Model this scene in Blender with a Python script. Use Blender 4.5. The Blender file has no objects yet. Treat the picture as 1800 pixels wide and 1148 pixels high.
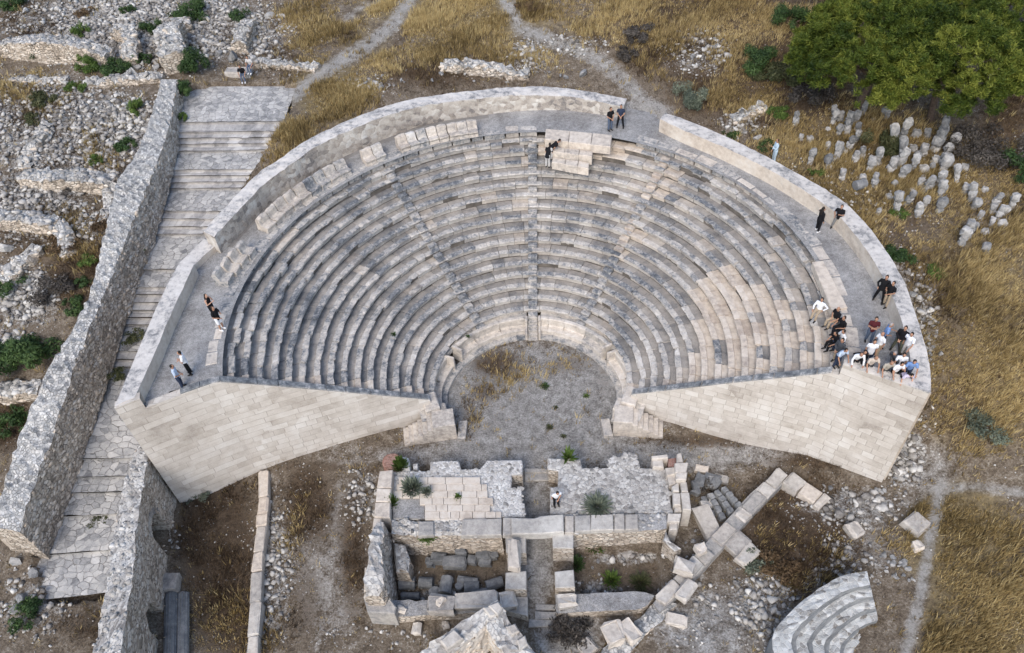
import bpy, bmesh, math, random
import numpy as np
from mathutils import Vector, Matrix, Euler

random.seed(11)
rng = np.random.default_rng(11)
scene = bpy.context.scene
COL = scene.collection
R = math.radians

# ------------------------------------------------------------------ camera
PW, PH, F = 1800, 1148, 1400.0
PITCH, ROLL, YAW = 0.8218, -0.0794, -0.0951
CAM = np.array([2.006, -30.3595, 38.9777])
_cp, _sp, _cy, _sy = math.cos(PITCH), math.sin(PITCH), math.cos(YAW), math.sin(YAW)
FW = np.array([_sy * _cp, _cy * _cp, -_sp]); _rt = np.array([_cy, -_sy, 0.0]); _up = np.cross(_rt, FW)
RT = math.cos(ROLL) * _rt + math.sin(ROLL) * _up
UP = -math.sin(ROLL) * _rt + math.cos(ROLL) * _up
cam_d = bpy.data.cameras.new('camera'); cam = bpy.data.objects.new('camera', cam_d); COL.objects.link(cam)
cam_d.sensor_width = 36; cam_d.lens = 36 * F / PW; cam_d.clip_end = 3000; cam_d.clip_start = 0.1
cam.matrix_world = Matrix(((RT[0], UP[0], -FW[0], CAM[0]), (RT[1], UP[1], -FW[1], CAM[1]), (RT[2], UP[2], -FW[2], CAM[2]), (0, 0, 0, 1)))
scene.camera = cam
scene.render.resolution_x = 1024; scene.render.resolution_y = 653

# ------------------------------------------------------------------ light
SUN_EL, SUN_AZ = 46.0, 194.0            # degrees; azimuth clockwise from +y
world = bpy.data.worlds.new('World'); scene.world = world; world.use_nodes = True
wn = world.node_tree
bg = wn.nodes['Background']; bg.inputs['Strength'].default_value = 0.135
sky = wn.nodes.new('ShaderNodeTexSky'); sky.sky_type = 'NISHITA'; sky.sun_disc = False
sky.sun_elevation = R(SUN_EL); sky.sun_rotation = R(SUN_AZ); sky.air_density = 1.0; sky.dust_density = 2.0
wn.links.new(sky.outputs['Color'], bg.inputs['Color'])
sun_d = bpy.data.lights.new('sun', 'SUN'); sun = bpy.data.objects.new('sun', sun_d); COL.objects.link(sun)
sun_d.energy = 1.15; sun_d.angle = R(28); sun_d.color = (1.0, 0.935, 0.85)
_d = Vector((math.sin(R(SUN_AZ)) * math.cos(R(SUN_EL)), math.cos(R(SUN_AZ)) * math.cos(R(SUN_EL)), math.sin(R(SUN_EL))))
sun.rotation_euler = _d.to_track_quat('Z', 'Y').to_euler()
scene.view_settings.view_transform = 'Standard'; scene.view_settings.look = 'None'
scene.view_settings.exposure = 0.93; scene.view_settings.gamma = 1.0

# ------------------------------------------------------------------ measuring helpers
def at(px, py, z):
    """point of the place at height z seen at a pixel of the photograph"""
    D = FW + (px - PW / 2) / F * RT + (PH / 2 - py) / F * UP
    return CAM + D * ((z - CAM[2]) / D[2])
def prj(P):
    d = np.asarray(P, float) - CAM; w = d @ FW
    return PW / 2 + F * (d @ RT) / w, PH / 2 - F * (d @ UP) / w
def tagit(o, label=None, cat=None, group=None, kind=None):
    if label: o['label'] = label
    if cat: o['category'] = cat
    if group: o['group'] = group
    if kind: o['kind'] = kind
    return o
def thing(name, label, cat, loc=(0, 0, 0), rz=0.0, group=None):
    o = bpy.data.objects.new(name, None); COL.objects.link(o)
    o.empty_display_size = 0.3; o.location = loc; o.rotation_euler = (0, 0, rz)
    return tagit(o, label, cat, group)
def link(name, me, parent=None, loc=None, rz=None):
    o = bpy.data.objects.new(name, me); COL.objects.link(o)
    if parent is not None: o.parent = parent
    if loc is not None: o.location = loc
    if rz is not None: o.rotation_euler = (0, 0, rz)
    return o

class MB:
    """collects faces, then links them as ONE mesh object"""
    def __init__(s): s.v = []; s.f = []; s.uv = []; s.t = []; s.n = []; s.m = []
    def add(s, vs, fs, uvs=None, tint=0.5, fresh=0.0, mi=0):
        b = len(s.v); s.v.extend([tuple(map(float, p)) for p in vs])
        for i, f in enumerate(fs):
            s.f.append(tuple(b + k for k in f))
            if uvs is not None: s.uv.extend([uvs[k] for k in f])
            else: s.uv.extend([(vs[k][0] + vs[k][1] * 0.0, vs[k][1] + vs[k][2]) for k in f])
            s.t.append(tint); s.n.append(fresh); s.m.append(mi)
    def mesh(s, name, mats, smooth=False):
        me = bpy.data.meshes.new(name); me.from_pydata(s.v, [], s.f)
        if not isinstance(mats, (list, tuple)): mats = [mats]
        for m in mats: me.materials.append(m)
        uvl = me.uv_layers.new(name='UVMap'); uvl.data.foreach_set('uv', np.array(s.uv, 'f').ravel())
        a = me.attributes.new('tint', 'FLOAT', 'FACE'); a.data.foreach_set('value', np.array(s.t, 'f'))
        a = me.attributes.new('fresh', 'FLOAT', 'FACE'); a.data.foreach_set('value', np.array(s.n, 'f'))
        me.polygons.foreach_set('material_index', np.array(s.m, 'i'))
        if smooth: me.polygons.foreach_set('use_smooth', [True] * len(s.f))
        me.update(); return me
    def build(s, name, mats, parent=None, smooth=False):
        return link(name, s.mesh(name, mats, smooth), parent)
def fast_mesh(name, V, Fc, mat, attrs=None, smooth=False):
    me = bpy.data.meshes.new(name); V = np.asarray(V, 'f'); Fc = np.asarray(Fc, 'i'); n, k = Fc.shape
    me.vertices.add(len(V)); me.vertices.foreach_set('co', V.ravel())
    me.loops.add(n * k); me.loops.foreach_set('vertex_index', Fc.ravel())
    me.polygons.add(n); me.polygons.foreach_set('loop_start', np.arange(0, n * k, k, dtype='i'))
    try: me.polygons.foreach_set('loop_total', np.full(n, k, 'i'))
    except Exception: pass
    if smooth: me.polygons.foreach_set('use_smooth', np.ones(n, bool))
    me.materials.append(mat); me.update(calc_edges=True); me.validate()
    for nm, (dom, val) in (attrs or {}).items():
        a = me.attributes.new(nm, 'FLOAT', dom); a.data.foreach_set('value', np.asarray(val, 'f'))
    return me

# ------------------------------------------------------------------ materials
class NT:
    def __init__(s, name):
        s.mat = bpy.data.materials.new(name); s.mat.use_nodes = True; s.t = s.mat.node_tree
        s.b = s.t.nodes['Principled BSDF']; s.b.inputs['Roughness'].default_value = 0.9
        s.b.inputs['Specular IOR Level'].default_value = 0.25
    def n(s, typ, **kw):
        o = s.t.nodes.new(typ)
        for k, v in kw.items():
            if k in o.inputs: o.inputs[k].default_value = v
            else: setattr(o, k, v)
        return o
    def l(s, a, b): s.t.links.new(a, b)
    def noise(s, vec, sc, det=5, rough=0.6):
        o = s.n('ShaderNodeTexNoise'); o.inputs['Scale'].default_value = sc; o.inputs['Detail'].default_value = det
        o.inputs['Roughness'].default_value = rough
        if vec is not None: s.l(vec, o.inputs['Vector'])
        return o.outputs['Fac']
    def math(s, op, a, b=None, clamp=False):
        o = s.n('ShaderNodeMath', operation=op); o.use_clamp = clamp
        for i, x in enumerate((a, b)):
            if x is None: continue
            if isinstance(x, (int, float)): o.inputs[i].default_value = x
            else: s.l(x, o.inputs[i])
        return o.outputs[0]
    def ramp(s, fac, stops):
        o = s.n('ShaderNodeValToRGB'); e = o.color_ramp.elements
        while len(e) < len(stops): e.new(0.5)
        for i, (p, c) in enumerate(stops): e[i].position = p; e[i].color = (*c, 1)
        s.l(fac, o.inputs[0]); return o.outputs[0]
    def mix(s, fac, a, b, mode='MIX'):
        o = s.n('ShaderNodeMix', data_type='RGBA', blend_type=mode)
        for sock, x in ((o.inputs[0], fac), (o.inputs[6], a), (o.inputs[7], b)):
            if isinstance(x, (int, float)): sock.default_value = x
            elif isinstance(x, tuple): sock.default_value = (*x, 1)
            else: s.l(x, sock)
        return o.outputs[2]
    def attr(s, name):
        return s.n('ShaderNodeAttribute', attribute_name=name).outputs['Fac']
    def bump(s, h, strength=0.5, dist=0.05):
        o = s.n('ShaderNodeBump'); o.inputs['Strength'].default_value = strength; o.inputs['Distance'].default_value = dist
        s.l(h, o.inputs['Height']); s.l(o.outputs[0], s.b.inputs['Normal'])
    def pos(s): return s.n('ShaderNodeNewGeometry').outputs['Position']
    def objpos(s):
        tc = s.n('ShaderNodeTexCoord').outputs['Object']; oi = s.n('ShaderNodeObjectInfo')
        v = s.n('ShaderNodeVectorMath', operation='ADD'); s.l(tc, v.inputs[0])
        c = s.n('ShaderNodeCombineXYZ'); m = s.math('MULTIPLY', oi.outputs['Random'], 57.0)
        for i in range(3): s.l(m, c.inputs[i])
        s.l(c.outputs[0], v.inputs[1]); return v.outputs[0], oi.outputs['Random']

DARK = (0.085, 0.091, 0.10); MID = (0.235, 0.235, 0.235); PALE = (0.47, 0.445, 0.41); WHITE = (0.58, 0.56, 0.52); PINK = (0.44, 0.37, 0.31); CREAM = (0.58, 0.505, 0.42)
def stone(name, stops, tint=0.35, big=0.55, mid=3.2, pattern=None, scale=(1.0, 1.0), fresh=None, obj=False, bump=0.5, mortar=(0.12, 0.10, 0.085), joint=0.05, pat_amt=0.45, seed=0.0, wts=(.42, .40, .18), gain=2.1, fine=17):
    k = NT(name)
    if obj: P, rnd = k.objpos()
    else: P, rnd = k.pos(), None
    n1 = k.noise(P, big, 6, 0.62); n2 = k.noise(P, mid, 7, 0.68); n3 = k.noise(P, fine, 4, 0.65)
    v = k.math('ADD', k.math('ADD', k.math('MULTIPLY', n1, wts[0]), k.math('MULTIPLY', n2, wts[1])), k.math('MULTIPLY', n3, wts[2]))
    t = k.attr('tint') if rnd is None else rnd
    v = k.math('ADD', k.math('MULTIPLY', k.math('SUBTRACT', v, 0.5), gain), 0.5)
    v = k.math('ADD', v, k.math('MULTIPLY', k.math('SUBTRACT', t, 0.5), tint))
    h = k.math('ADD', k.math('MULTIPLY', n2, 0.6), k.math('MULTIPLY', n3, 0.4))
    jf = None; cell = None
    if pattern:
        uv = k.n('ShaderNodeUVMap'); uv.uv_map = 'UVMap'
        mp = k.n('ShaderNodeMapping'); k.l(uv.outputs[0], mp.inputs[0]); mp.inputs['Scale'].default_value = (scale[0], scale[1], 1)
        mp.inputs['Location'].default_value = (seed, seed * 1.7, 0)
        if pattern == 'ashlar':
            nz = k.n('ShaderNodeTexNoise'); nz.inputs['Scale'].default_value = 0.6
            k.l(mp.outputs[0], nz.inputs['Vector'])
            vm = k.n('ShaderNodeVectorMath', operation='MULTIPLY_ADD'); k.l(nz.outputs['Color'], vm.inputs[0]); vm.inputs[1].default_value = (0.10, 0.03, 0); k.l(mp.outputs[0], vm.inputs[2])
            br = k.n('ShaderNodeTexBrick'); k.l(vm.outputs[0], br.inputs['Vector'])
            br.offset = 0.43; br.squash = 1.35; br.squash_frequency = 3
            br.inputs['Color1'].default_value = (0, 0, 0, 1); br.inputs['Color2'].default_value = (1, 1, 1, 1); br.inputs['Mortar'].default_value = (0.5, 0.5, 0.5, 1)
            br.inputs['Scale'].default_value = 1; br.inputs['Brick Width'].default_value = 1.0; br.inputs['Row Height'].default_value = 0.42
            br.inputs['Mortar Size'].default_value = joint * 0.35; br.inputs['Mortar Smooth'].default_value = 0.4; br.inputs['Bias'].default_value = 0
            b2 = k.n('ShaderNodeTexBrick'); k.l(vm.outputs[0], b2.inputs['Vector']); b2.offset = .37; b2.squash = .8; b2.squash_frequency = 2
            for nm_, v_ in (('Color1', (0, 0, 0, 1)), ('Color2', (1, 1, 1, 1)), ('Mortar', (.5, .5, .5, 1)), ('Scale', 1), ('Brick Width', .57), ('Row Height', .42), ('Mortar Size', joint * .35), ('Mortar Smooth', .4), ('Bias', 0)): b2.inputs[nm_].default_value = v_
            sel = k.math('GREATER_THAN', k.noise(P, .16, 2), .52)
            cell = k.mix(sel, br.outputs['Color'], b2.outputs['Color']); jx = k.n('ShaderNodeMix'); k.l(sel, jx.inputs[0]); k.l(br.outputs['Fac'], jx.inputs[2]); k.l(b2.outputs['Fac'], jx.inputs[3]); jf = jx.outputs[0]
        else:
            nz = k.n('ShaderNodeTexNoise'); nz.inputs['Scale'].default_value = 1.1; nz.inputs['Detail'].default_value = 3; k.l(mp.outputs[0], nz.inputs['Vector'])
            vm = k.n('ShaderNodeVectorMath', operation='MULTIPLY_ADD'); k.l(nz.outputs['Color'], vm.inputs[0]); vm.inputs[1].default_value = (0.9, 0.9, 0); k.l(mp.outputs[0], vm.inputs[2])
            vo = k.n('ShaderNodeTexVoronoi', voronoi_dimensions='2D', feature='F1'); k.l(vm.outputs[0], vo.inputs['Vector']); vo.inputs['Scale'].default_value = 1; vo.inputs['Randomness'].default_value = 0.9
            ve = k.n('ShaderNodeTexVoronoi', voronoi_dimensions='2D', feature='DISTANCE_TO_EDGE'); k.l(vm.outputs[0], ve.inputs['Vector']); ve.inputs['Scale'].default_value = 1; ve.inputs['Randomness'].default_value = 0.9
            se = k.n('ShaderNodeSeparateColor'); k.l(vo.outputs['Color'], se.inputs[0]); cell = se.outputs[0]
            mr = k.n('ShaderNodeMapRange'); mr.interpolation_type = 'SMOOTHSTEP'; k.l(ve.outputs['Distance'], mr.inputs[0])
            mr.inputs[1].default_value = joint * 0.35; mr.inputs[2].default_value = joint * 1.7; mr.inputs[3].default_value = 1; mr.inputs[4].default_value = 0
            jf = mr.outputs[0]
        v = k.math('ADD', v, k.math('MULTIPLY', k.math('SUBTRACT', cell, 0.5), pat_amt))
    col = k.ramp(v, stops)
    if pattern:
        jn = k.noise(P, 1.1, 4, .7); jf = k.math('MULTIPLY', jf, k.math('MULTIPLY', k.math('SUBTRACT', jn, .30), 3.2, True)); col = k.mix(k.math('MULTIPLY', jf, .85), col, mortar)
        h = k.math('SUBTRACT', h, k.math('MULTIPLY', jf, 1.6))
    if fresh:
        fr = k.math('MULTIPLY', k.attr('fresh'), k.math('ADD', 0.45, k.math('MULTIPLY', n2, 1.0), True), True)
        fc = k.ramp(k.math('ADD', n2, k.math('MULTIPLY', k.math('SUBTRACT', t, 0.5), 0.3)), fresh)
        col = k.mix(fr, col, fc)
    k.l(col, k.b.inputs['Base Color']); k.bump(h, bump, 0.06)
    return k.mat
def plain(name, col, var=0.15, sc=20, rough=0.85, spec=0.25, obj=True):
    k = NT(name); P = k.objpos()[0] if obj else k.pos()
    n = k.noise(P, sc, 4)
    c = k.ramp(n, [(0.3, tuple(x * (1 - var) for x in col)), (0.7, tuple(min(1, x * (1 + var)) for x in col))])
    k.l(c, k.b.inputs['Base Color']); k.b.inputs['Roughness'].default_value = rough; k.b.inputs['Specular IOR Level'].default_value = spec
    k.bump(n, 0.2, 0.01); return k.mat
def leafmat(name, c0, c1, c2, rough=0.6):
    k = NT(name); t = k.attr('tint')
    c = k.ramp(t, [(0.0, c0), (0.5, c1), (1.0, c2)])
    k.l(c, k.b.inputs['Base Color']); k.b.inputs['Roughness'].default_value = rough
    tr = k.n('ShaderNodeBsdfTranslucent'); k.l(c, tr.inputs[0]); ms = k.n('ShaderNodeMixShader'); ms.inputs[0].default_value = 0.3
    out = k.t.nodes['Material Output']; k.l(k.b.outputs[0], ms.inputs[1]); k.l(tr.outputs[0], ms.inputs[2]); k.l(ms.outputs[0], out.inputs[0])
    return k.mat

FRESH = [(0.30, (0.42, 0.35, 0.29)), (0.55, CREAM), (0.75, (0.66, 0.60, 0.53))]
M = {}
M['seat'] = stone('weathered_seat_stone', [(0.14, DARK), (0.32, (0.15, 0.16, 0.172)), (0.44, (0.265, 0.262, 0.258)), (0.55, (0.385, 0.365, 0.34)), (0.69, (0.48, 0.445, 0.40)), (0.90, (0.60, 0.58, 0.55))], tint=0.30, big=0.26, mid=3.0, wts=(.40, .36, .24), gain=3.0, fine=8, fresh=FRESH, bump=0.8)
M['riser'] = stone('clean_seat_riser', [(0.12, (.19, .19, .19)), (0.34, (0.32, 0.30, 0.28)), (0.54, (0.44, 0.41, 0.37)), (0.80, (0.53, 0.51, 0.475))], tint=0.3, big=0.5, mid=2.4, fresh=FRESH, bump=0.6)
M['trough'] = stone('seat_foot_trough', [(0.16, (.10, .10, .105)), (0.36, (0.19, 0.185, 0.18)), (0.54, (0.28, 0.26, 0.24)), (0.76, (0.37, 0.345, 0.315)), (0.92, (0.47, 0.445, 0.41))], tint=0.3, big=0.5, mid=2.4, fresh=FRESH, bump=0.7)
M['wing'] = stone('cream_ashlar', [(0.04, (0.24, 0.215, 0.19)), (0.24, (0.40, 0.36, 0.315)), (0.50, (0.52, 0.48, 0.43)), (0.88, (0.64, 0.615, 0.575))], pattern='ashlar', scale=(0.74, 0.95), bump=0.45, mortar=(0.27, 0.235, 0.20), joint=0.036, pat_amt=0.34, big=0.3, mid=1.3)
M['coping'] = stone('lichened_coping_stone', [(0.20, (0.10, 0.10, 0.105)), (0.36, (0.27, 0.265, 0.26)), (0.50, (0.52, 0.49, 0.455)), (0.8, (0.66, 0.63, 0.59))], big=0.8, mid=4.0, bump=0.4, fresh=FRESH)
M['darkcoping'] = stone('dark_wing_coping', [(0.2, DARK), (0.45, (0.19, 0.20, 0.205)), (0.6, (0.30, 0.30, 0.30)), (0.75, WHITE)], big=1.6, bump=0.5)
M['cream'] = stone('cream_stone', [(0.2, (0.36, 0.30, 0.245)), (0.5, (0.55, 0.485, 0.41)), (0.8, (0.64, 0.60, 0.54))], bump=0.35)
M['pwall'] = stone('rubble_parapet_stone', [(0.1, (0.16, 0.15, 0.145)), (0.35, (0.32, 0.285, 0.25)), (0.6, (0.46, 0.42, 0.37)), (0.85, WHITE)], pattern='rubble', scale=(2.5, 3.2), mortar=(0.47, 0.43, 0.38), joint=0.05, pat_amt=0.5, bump=0.45)
M['rubble'] = stone('dry_rubble_masonry', [(0.12, (0.23, 0.195, 0.155)), (0.35, (0.41, 0.35, 0.285)), (0.6, (0.54, 0.47, 0.39)), (0.86, (0.63, 0.58, 0.51))], pattern='rubble', scale=(3.6, 6.2), mortar=(0.10, 0.085, 0.07), joint=0.075, pat_amt=0.6, bump=0.9)
M['rubbletop'] = stone('rubble_wall_top', [(0.14, (0.17, 0.172, 0.174)), (0.36, (0.33, 0.33, 0.32)), (0.6, (0.47, 0.455, 0.43)), (0.85, (0.62, 0.61, 0.58))], pattern='rubble', scale=(5.6, 5.6), mortar=(0.26, 0.245, 0.225), joint=0.075, pat_amt=0.55, bump=0.9)
M['mortared'] = stone('mortared_rubble', [(0.15, (0.20, 0.185, 0.17)), (0.4, (0.36, 0.34, 0.315)), (0.6, (0.46, 0.44, 0.41)), (0.85, WHITE)], pattern='rubble', scale=(4.4, 4.4), mortar=(0.40, 0.385, 0.36), joint=0.07, pat_amt=0.6, bump=0.7)
M['whitemortar'] = stone('white_mortar', [(0.15, (0.34, 0.33, 0.32)), (0.45, (0.52, 0.50, 0.475)), (0.8, (0.68, 0.665, 0.63))], pattern='rubble', scale=(5, 5), mortar=(0.52, 0.51, 0.485), joint=0.09, pat_amt=0.5, bump=0.7)
M['paving'] = stone('street_paving', [(0.14, (0.17, 0.17, 0.172)), (0.4, (0.33, 0.325, 0.315)), (0.62, (0.45, 0.435, 0.41)), (0.88, (0.56, 0.545, 0.52))], pattern='rubble', scale=(2.3, 2.6), mortar=(0.14, 0.13, 0.118), joint=0.04, pat_amt=0.4, bump=0.6)
M['steps'] = stone('worn_step_stone', [(0.14, (0.19, 0.187, 0.185)), (0.4, (0.35, 0.335, 0.32)), (0.62, (0.47, 0.45, 0.425)), (0.88, (0.58, 0.565, 0.54))], pattern='ashlar', scale=(1.0, .45), mortar=(0.16, 0.15, 0.14), joint=0.03, pat_amt=0.35, bump=0.5)
M['block'] = stone('loose_block_stone', [(0.14, (0.10, 0.102, 0.106)), (0.36, (0.22, 0.215, 0.21)), (0.58, (0.36, 0.34, 0.312)), (0.9, (0.54, 0.52, 0.48))], tint=0.6, mid=4, bump=0.7, fresh=FRESH)
M['rock'] = stone('limestone_rock', [(0.14, (0.10, 0.102, 0.105)), (0.36, (0.21, 0.21, 0.207)), (0.58, (0.33, 0.322, 0.31)), (0.9, (0.50, 0.49, 0.47))], tint=0.4, mid=5, big=1.6, obj=True, bump=0.7)
M['drum'] = stone('grey_column_stone', [(0.15, (0.07, 0.075, 0.08)), (0.45, (0.15, 0.155, 0.16)), (0.7, (0.26, 0.26, 0.255)), (0.9, (0.4, 0.39, 0.37))], tint=0.4, mid=4, bump=0.6)
M['slab'] = stone('pale_paving_slab', [(0.2, (0.40, 0.37, 0.335)), (0.5, (0.57, 0.53, 0.475)), (0.8, (0.66, 0.625, 0.57))], pattern='ashlar', scale=(0.9, 0.78), mortar=(0.28, 0.25, 0.22), joint=0.05, pat_amt=0.25, bump=0.25)
M['brick'] = stone('red_brick', [(0.2, (0.16, 0.075, 0.055)), (0.5, (0.30, 0.15, 0.115)), (0.8, (0.38, 0.22, 0.175))], pattern='ashlar', scale=(4, 6), mortar=(0.36, 0.31, 0.27), joint=0.2, bump=0.5)
M['smalltheatre'] = stone('crazy_paved_tier', [(0.12, (0.16, 0.145, 0.125)), (0.34, (0.30, 0.295, 0.28)), (0.6, (0.42, 0.425, 0.41)), (0.88, (0.55, 0.55, 0.53))], pattern='rubble', scale=(3.9, 3.9), mortar=(0.55, 0.535, 0.50), joint=0.06, pat_amt=0.6, tint=.6, bump=0.5)
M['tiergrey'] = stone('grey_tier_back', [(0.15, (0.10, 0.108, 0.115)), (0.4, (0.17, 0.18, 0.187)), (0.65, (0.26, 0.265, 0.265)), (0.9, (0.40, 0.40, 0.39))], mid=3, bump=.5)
M['core'] = plain('packed_earth', (0.13, 0.115, 0.10), 0.4, 2.0, obj=False)
def gravel_mat():
    k = NT('walk_gravel'); P = k.pos()
    n1 = k.noise(P, 0.7, 6, .65); n2 = k.noise(P, 6, 6, .8); n3 = k.noise(P, 24, 3)
    v = k.math('ADD', k.math('MULTIPLY', n1, .3), k.math('ADD', k.math('MULTIPLY', n2, .4), k.math('MULTIPLY', n3, .3))); v = k.math('ADD', k.math('MULTIPLY', k.math('SUBTRACT', v, .5), 1.9), .5)
    c = k.ramp(v, [(.30, (.13, .122, .114)), (.46, (.235, .23, .226)), (.56, (.315, .311, .304)), (.68, (.42, .41, .395))])
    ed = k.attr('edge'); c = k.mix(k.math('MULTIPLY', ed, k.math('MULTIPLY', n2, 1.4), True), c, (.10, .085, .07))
    k.l(c, k.b.inputs['Base Color']); k.bump(k.math('ADD', n2, n3), .5, .03); return k.mat
M['gravel'] = gravel_mat()
def terrain_mat():
    k = NT('dry_ground'); P = k.pos()
    n1 = k.noise(P, 0.35, 6, .6); n2 = k.noise(P, 1.9, 7, .65); n3 = k.noise(P, 9, 5, .7); n4 = k.noise(P, 38, 2)
    v = k.math('ADD', k.math('MULTIPLY', n2, .35), k.math('ADD', k.math('MULTIPLY', n3, .4), k.math('MULTIPLY', n4, .25))); v = k.math('ADD', k.math('MULTIPLY', k.math('SUBTRACT', v, .5), 1.5), .5)
    dirt = k.ramp(v, [(.34, (.055, .042, .030)), (.5, (.155, .122, .088)), (.60, (.255, .218, .172)), (.68, (.37, .34, .295))])
    grav = k.ramp(v, [(.34, (.095, .088, .08)), (.45, (.215, .203, .187)), (.55, (.325, .312, .292)), (.66, (.48, .465, .44))])
    rub = k.ramp(v, [(.34, (.10, .092, .082)), (.46, (.22, .21, .20)), (.56, (.37, .365, .35)), (.68, (.52, .51, .49))])
    gold = k.ramp(v, [(.34, (.10, .075, .042)), (.52, (.20, .155, .085)), (.68, (.30, .235, .135))])
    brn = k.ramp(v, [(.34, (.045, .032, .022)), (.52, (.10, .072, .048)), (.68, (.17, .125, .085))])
    path = k.ramp(v, [(.32, (.20, .185, .165)), (.52, (.31, .295, .27)), (.68, (.40, .385, .36))])
    w = k.math('SUBTRACT', k.math('ADD', k.math('MULTIPLY', n2, .75), k.math('MULTIPLY', n3, .45)), .6)
    def mask(nm, gain=1.0, soft=3.0):
        a = k.math('ADD', k.attr(nm), k.math('MULTIPLY', w, gain)); a = k.math('SUBTRACT', a, .4)
        return k.math('MULTIPLY', a, soft, True)
    c = dirt
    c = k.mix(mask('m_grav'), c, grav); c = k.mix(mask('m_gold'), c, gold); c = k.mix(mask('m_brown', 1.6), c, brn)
    c = k.mix(mask('m_rub', 1.6), c, rub); c = k.mix(mask('m_path', 1.3, 2.5), c, path)
    k.l(c, k.b.inputs['Base Color']); k.bump(k.math('ADD', n3, k.math('MULTIPLY', n4, .6)), .9, .08); return k.mat
M['ground'] = terrain_mat()
M['gold_grass'] = leafmat('dry_gold_grass', (.14, .10, .042), (.41, .305, .135), (.68, .55, .29), .8)
M['brown_grass'] = leafmat('dry_brown_scrub', (.045, .03, .02), (.115, .078, .048), (.22, .16, .10), .85)
M['pine'] = leafmat('pine_needles', (.012, .030, .006), (.082, .118, .017), (.26, .28, .05))
M['shrub'] = leafmat('green_shrub_leaf', (.015, .034, .012), (.045, .085, .028), (.10, .16, .05))
M['bright'] = leafmat('bright_shrub_leaf', (.03, .06, .012), (.085, .14, .03), (.17, .24, .06))
M['greygreen'] = leafmat('grey_green_shrub_leaf', (.05, .065, .05), (.14, .165, .12), (.27, .30, .22))
M['olive'] = leafmat('olive_broom_leaf', (.03, .04, .016), (.075, .085, .036), (.14, .14, .07))
M['deadbush'] = leafmat('dead_brush', (.03, .026, .023), (.085, .075, .066), (.17, .15, .13), .9)
M['orangebush'] = leafmat('rusty_bush_leaf', (.05, .033, .02), (.125, .082, .045), (.23, .16, .09), .8)
M['bark'] = plain('bark', (.09, .065, .05), .4, 8)

# ------------------------------------------------------------------ terrain
RA, DR, ZA, DH, NR = 6.468, 0.672, 1.934, 0.41, 16
WALK = ZA + 15 * DH                                            # 8.08
LW = [(-5.9, -1.83, 0), (-11.0, -3.70, 0), (-14.2, -4.90, 0), (-15.8, -5.55, 0), (-17.2, -6.25, 0), (-18.6, -7.0, 0), (-19.85, -7.72, 0)]     # wing wall plan lines
RW = [(5.9, -1.45, 0), (11.0, -3.24, 0), (15.4, -4.90, 0), (18.85, -6.95, 0)]
def wing_y(x):
    pts = sorted([(p[0], p[1]) for p in LW]) + sorted([(p[0], p[1]) for p in RW])
    return np.interp(x, [p[0] for p in pts], [p[1] for p in pts])
_c = [(400, 1000, -.3), (600, 900, 0), (560, 1100, -.3), (935, 700, 0), (935, 610, 0), (800, 690, 0), (1075, 690, 0), (935, 780, 0), (1150, 780, -.1), (1300, 810, -.2), (1300, 900, .1), (1420, 830, .3), (1400, 920, .4),
      (1300, 1050, .2), (1250, 1140, .2), (1480, 1050, .6), (1550, 850, 1.2), (1600, 950, 1.4), (1750, 900, 2.4), (1750, 1100, 1.9), (1600, 1100, 1.0), (330, 870, -.2), (320, 1100, -.3), (480, 840, -.1), (640, 820, 0), (700, 1120, -.1), (980, 1130, -.1),
      (1650, 720, 4.0), (1650, 800, 2.4), (1640, 620, 6.0), (1600, 500, 7.4), (1540, 390, 8.0), (1740, 520, 7.2), (1780, 620, 6.2), (1780, 760, 4.4),
      (1130, 190, 8.06), (1000, 140, 8.5), (880, 135, 8.8), (700, 60, 9.8), (740, 150, 9.0), (600, 190, 8.9), (900, 0, 10.5), (520, 160, 8.6), (440, 140, 8.6), (440, 60, 9.0), (470, 260, 8.2),
      (200, 0, 10), (0, 0, 10.5), (0, 150, 8.9), (1250, 100, 9.5), (1250, 200, 8.5), (1350, 260, 8.2), (1500, 250, 8.6), (1500, 100, 9.9), (1780, 100, 10.4), (1780, 300, 9.2), (1700, 400, 8.2),
      (260, 190, 8.8), (150, 250, 8.2), (50, 350, 7.4), (170, 400, 7.0), (90, 450, 6.4), (50, 540, 5.2), (100, 600, 4.8), (20, 640, 4.2), (20, 760, 2.8), (-60, 850, 2.2),
      (400, 190, 8.25), (380, 250, 7.5), (340, 350, 6.6), (320, 430, 6.1), (275, 530, 5.3), (235, 600, 4.6), (215, 660, 4.2), (175, 780, 3.4), (145, 860, 2.8), (140, 960, 2.3), (130, 1045, 2.0), (60, 1100, 1.9), (150, 1130, 1.8), (20, 1000, 2.0)]
_cw = [tuple(at(*c)) for c in _c] + [(-110, -10, 5), (110, -10, 9), (0, 110, 22), (-90, 90, 20), (90, 90, 21), (0, -70, -2), (-70, -60, 0), (70, -60, 2), (-60, 10, 8.5), (60, 15, 10.5), (0, -35, -.6), (-35, -30, .8), (35, -30, 1.6)]
_cw = np.array(_cw)
def _tps(a, b):
    r2 = ((a[:, None, 0] - b[None, :, 0]) ** 2 + (a[:, None, 1] - b[None, :, 1]) ** 2)
    return 0.5 * r2 * np.log(r2 + 1e-9)
_n = len(_cw); _A = np.zeros((_n + 3, _n + 3)); _A[:_n, :_n] = _tps(_cw, _cw) + np.eye(_n) * 2.0
_P = np.c_[np.ones(_n), _cw[:, :2]]; _A[:_n, _n:] = _P; _A[_n:, :_n] = _P.T
_w = np.linalg.solve(_A, np.r_[_cw[:, 2], 0, 0, 0])
_ph = rng.uniform(0, 6.28, (14, 2)); _fr = rng.normal(0, 1, (14, 2)) * np.linspace(.5, 3.2, 14)[:, None]
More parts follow.
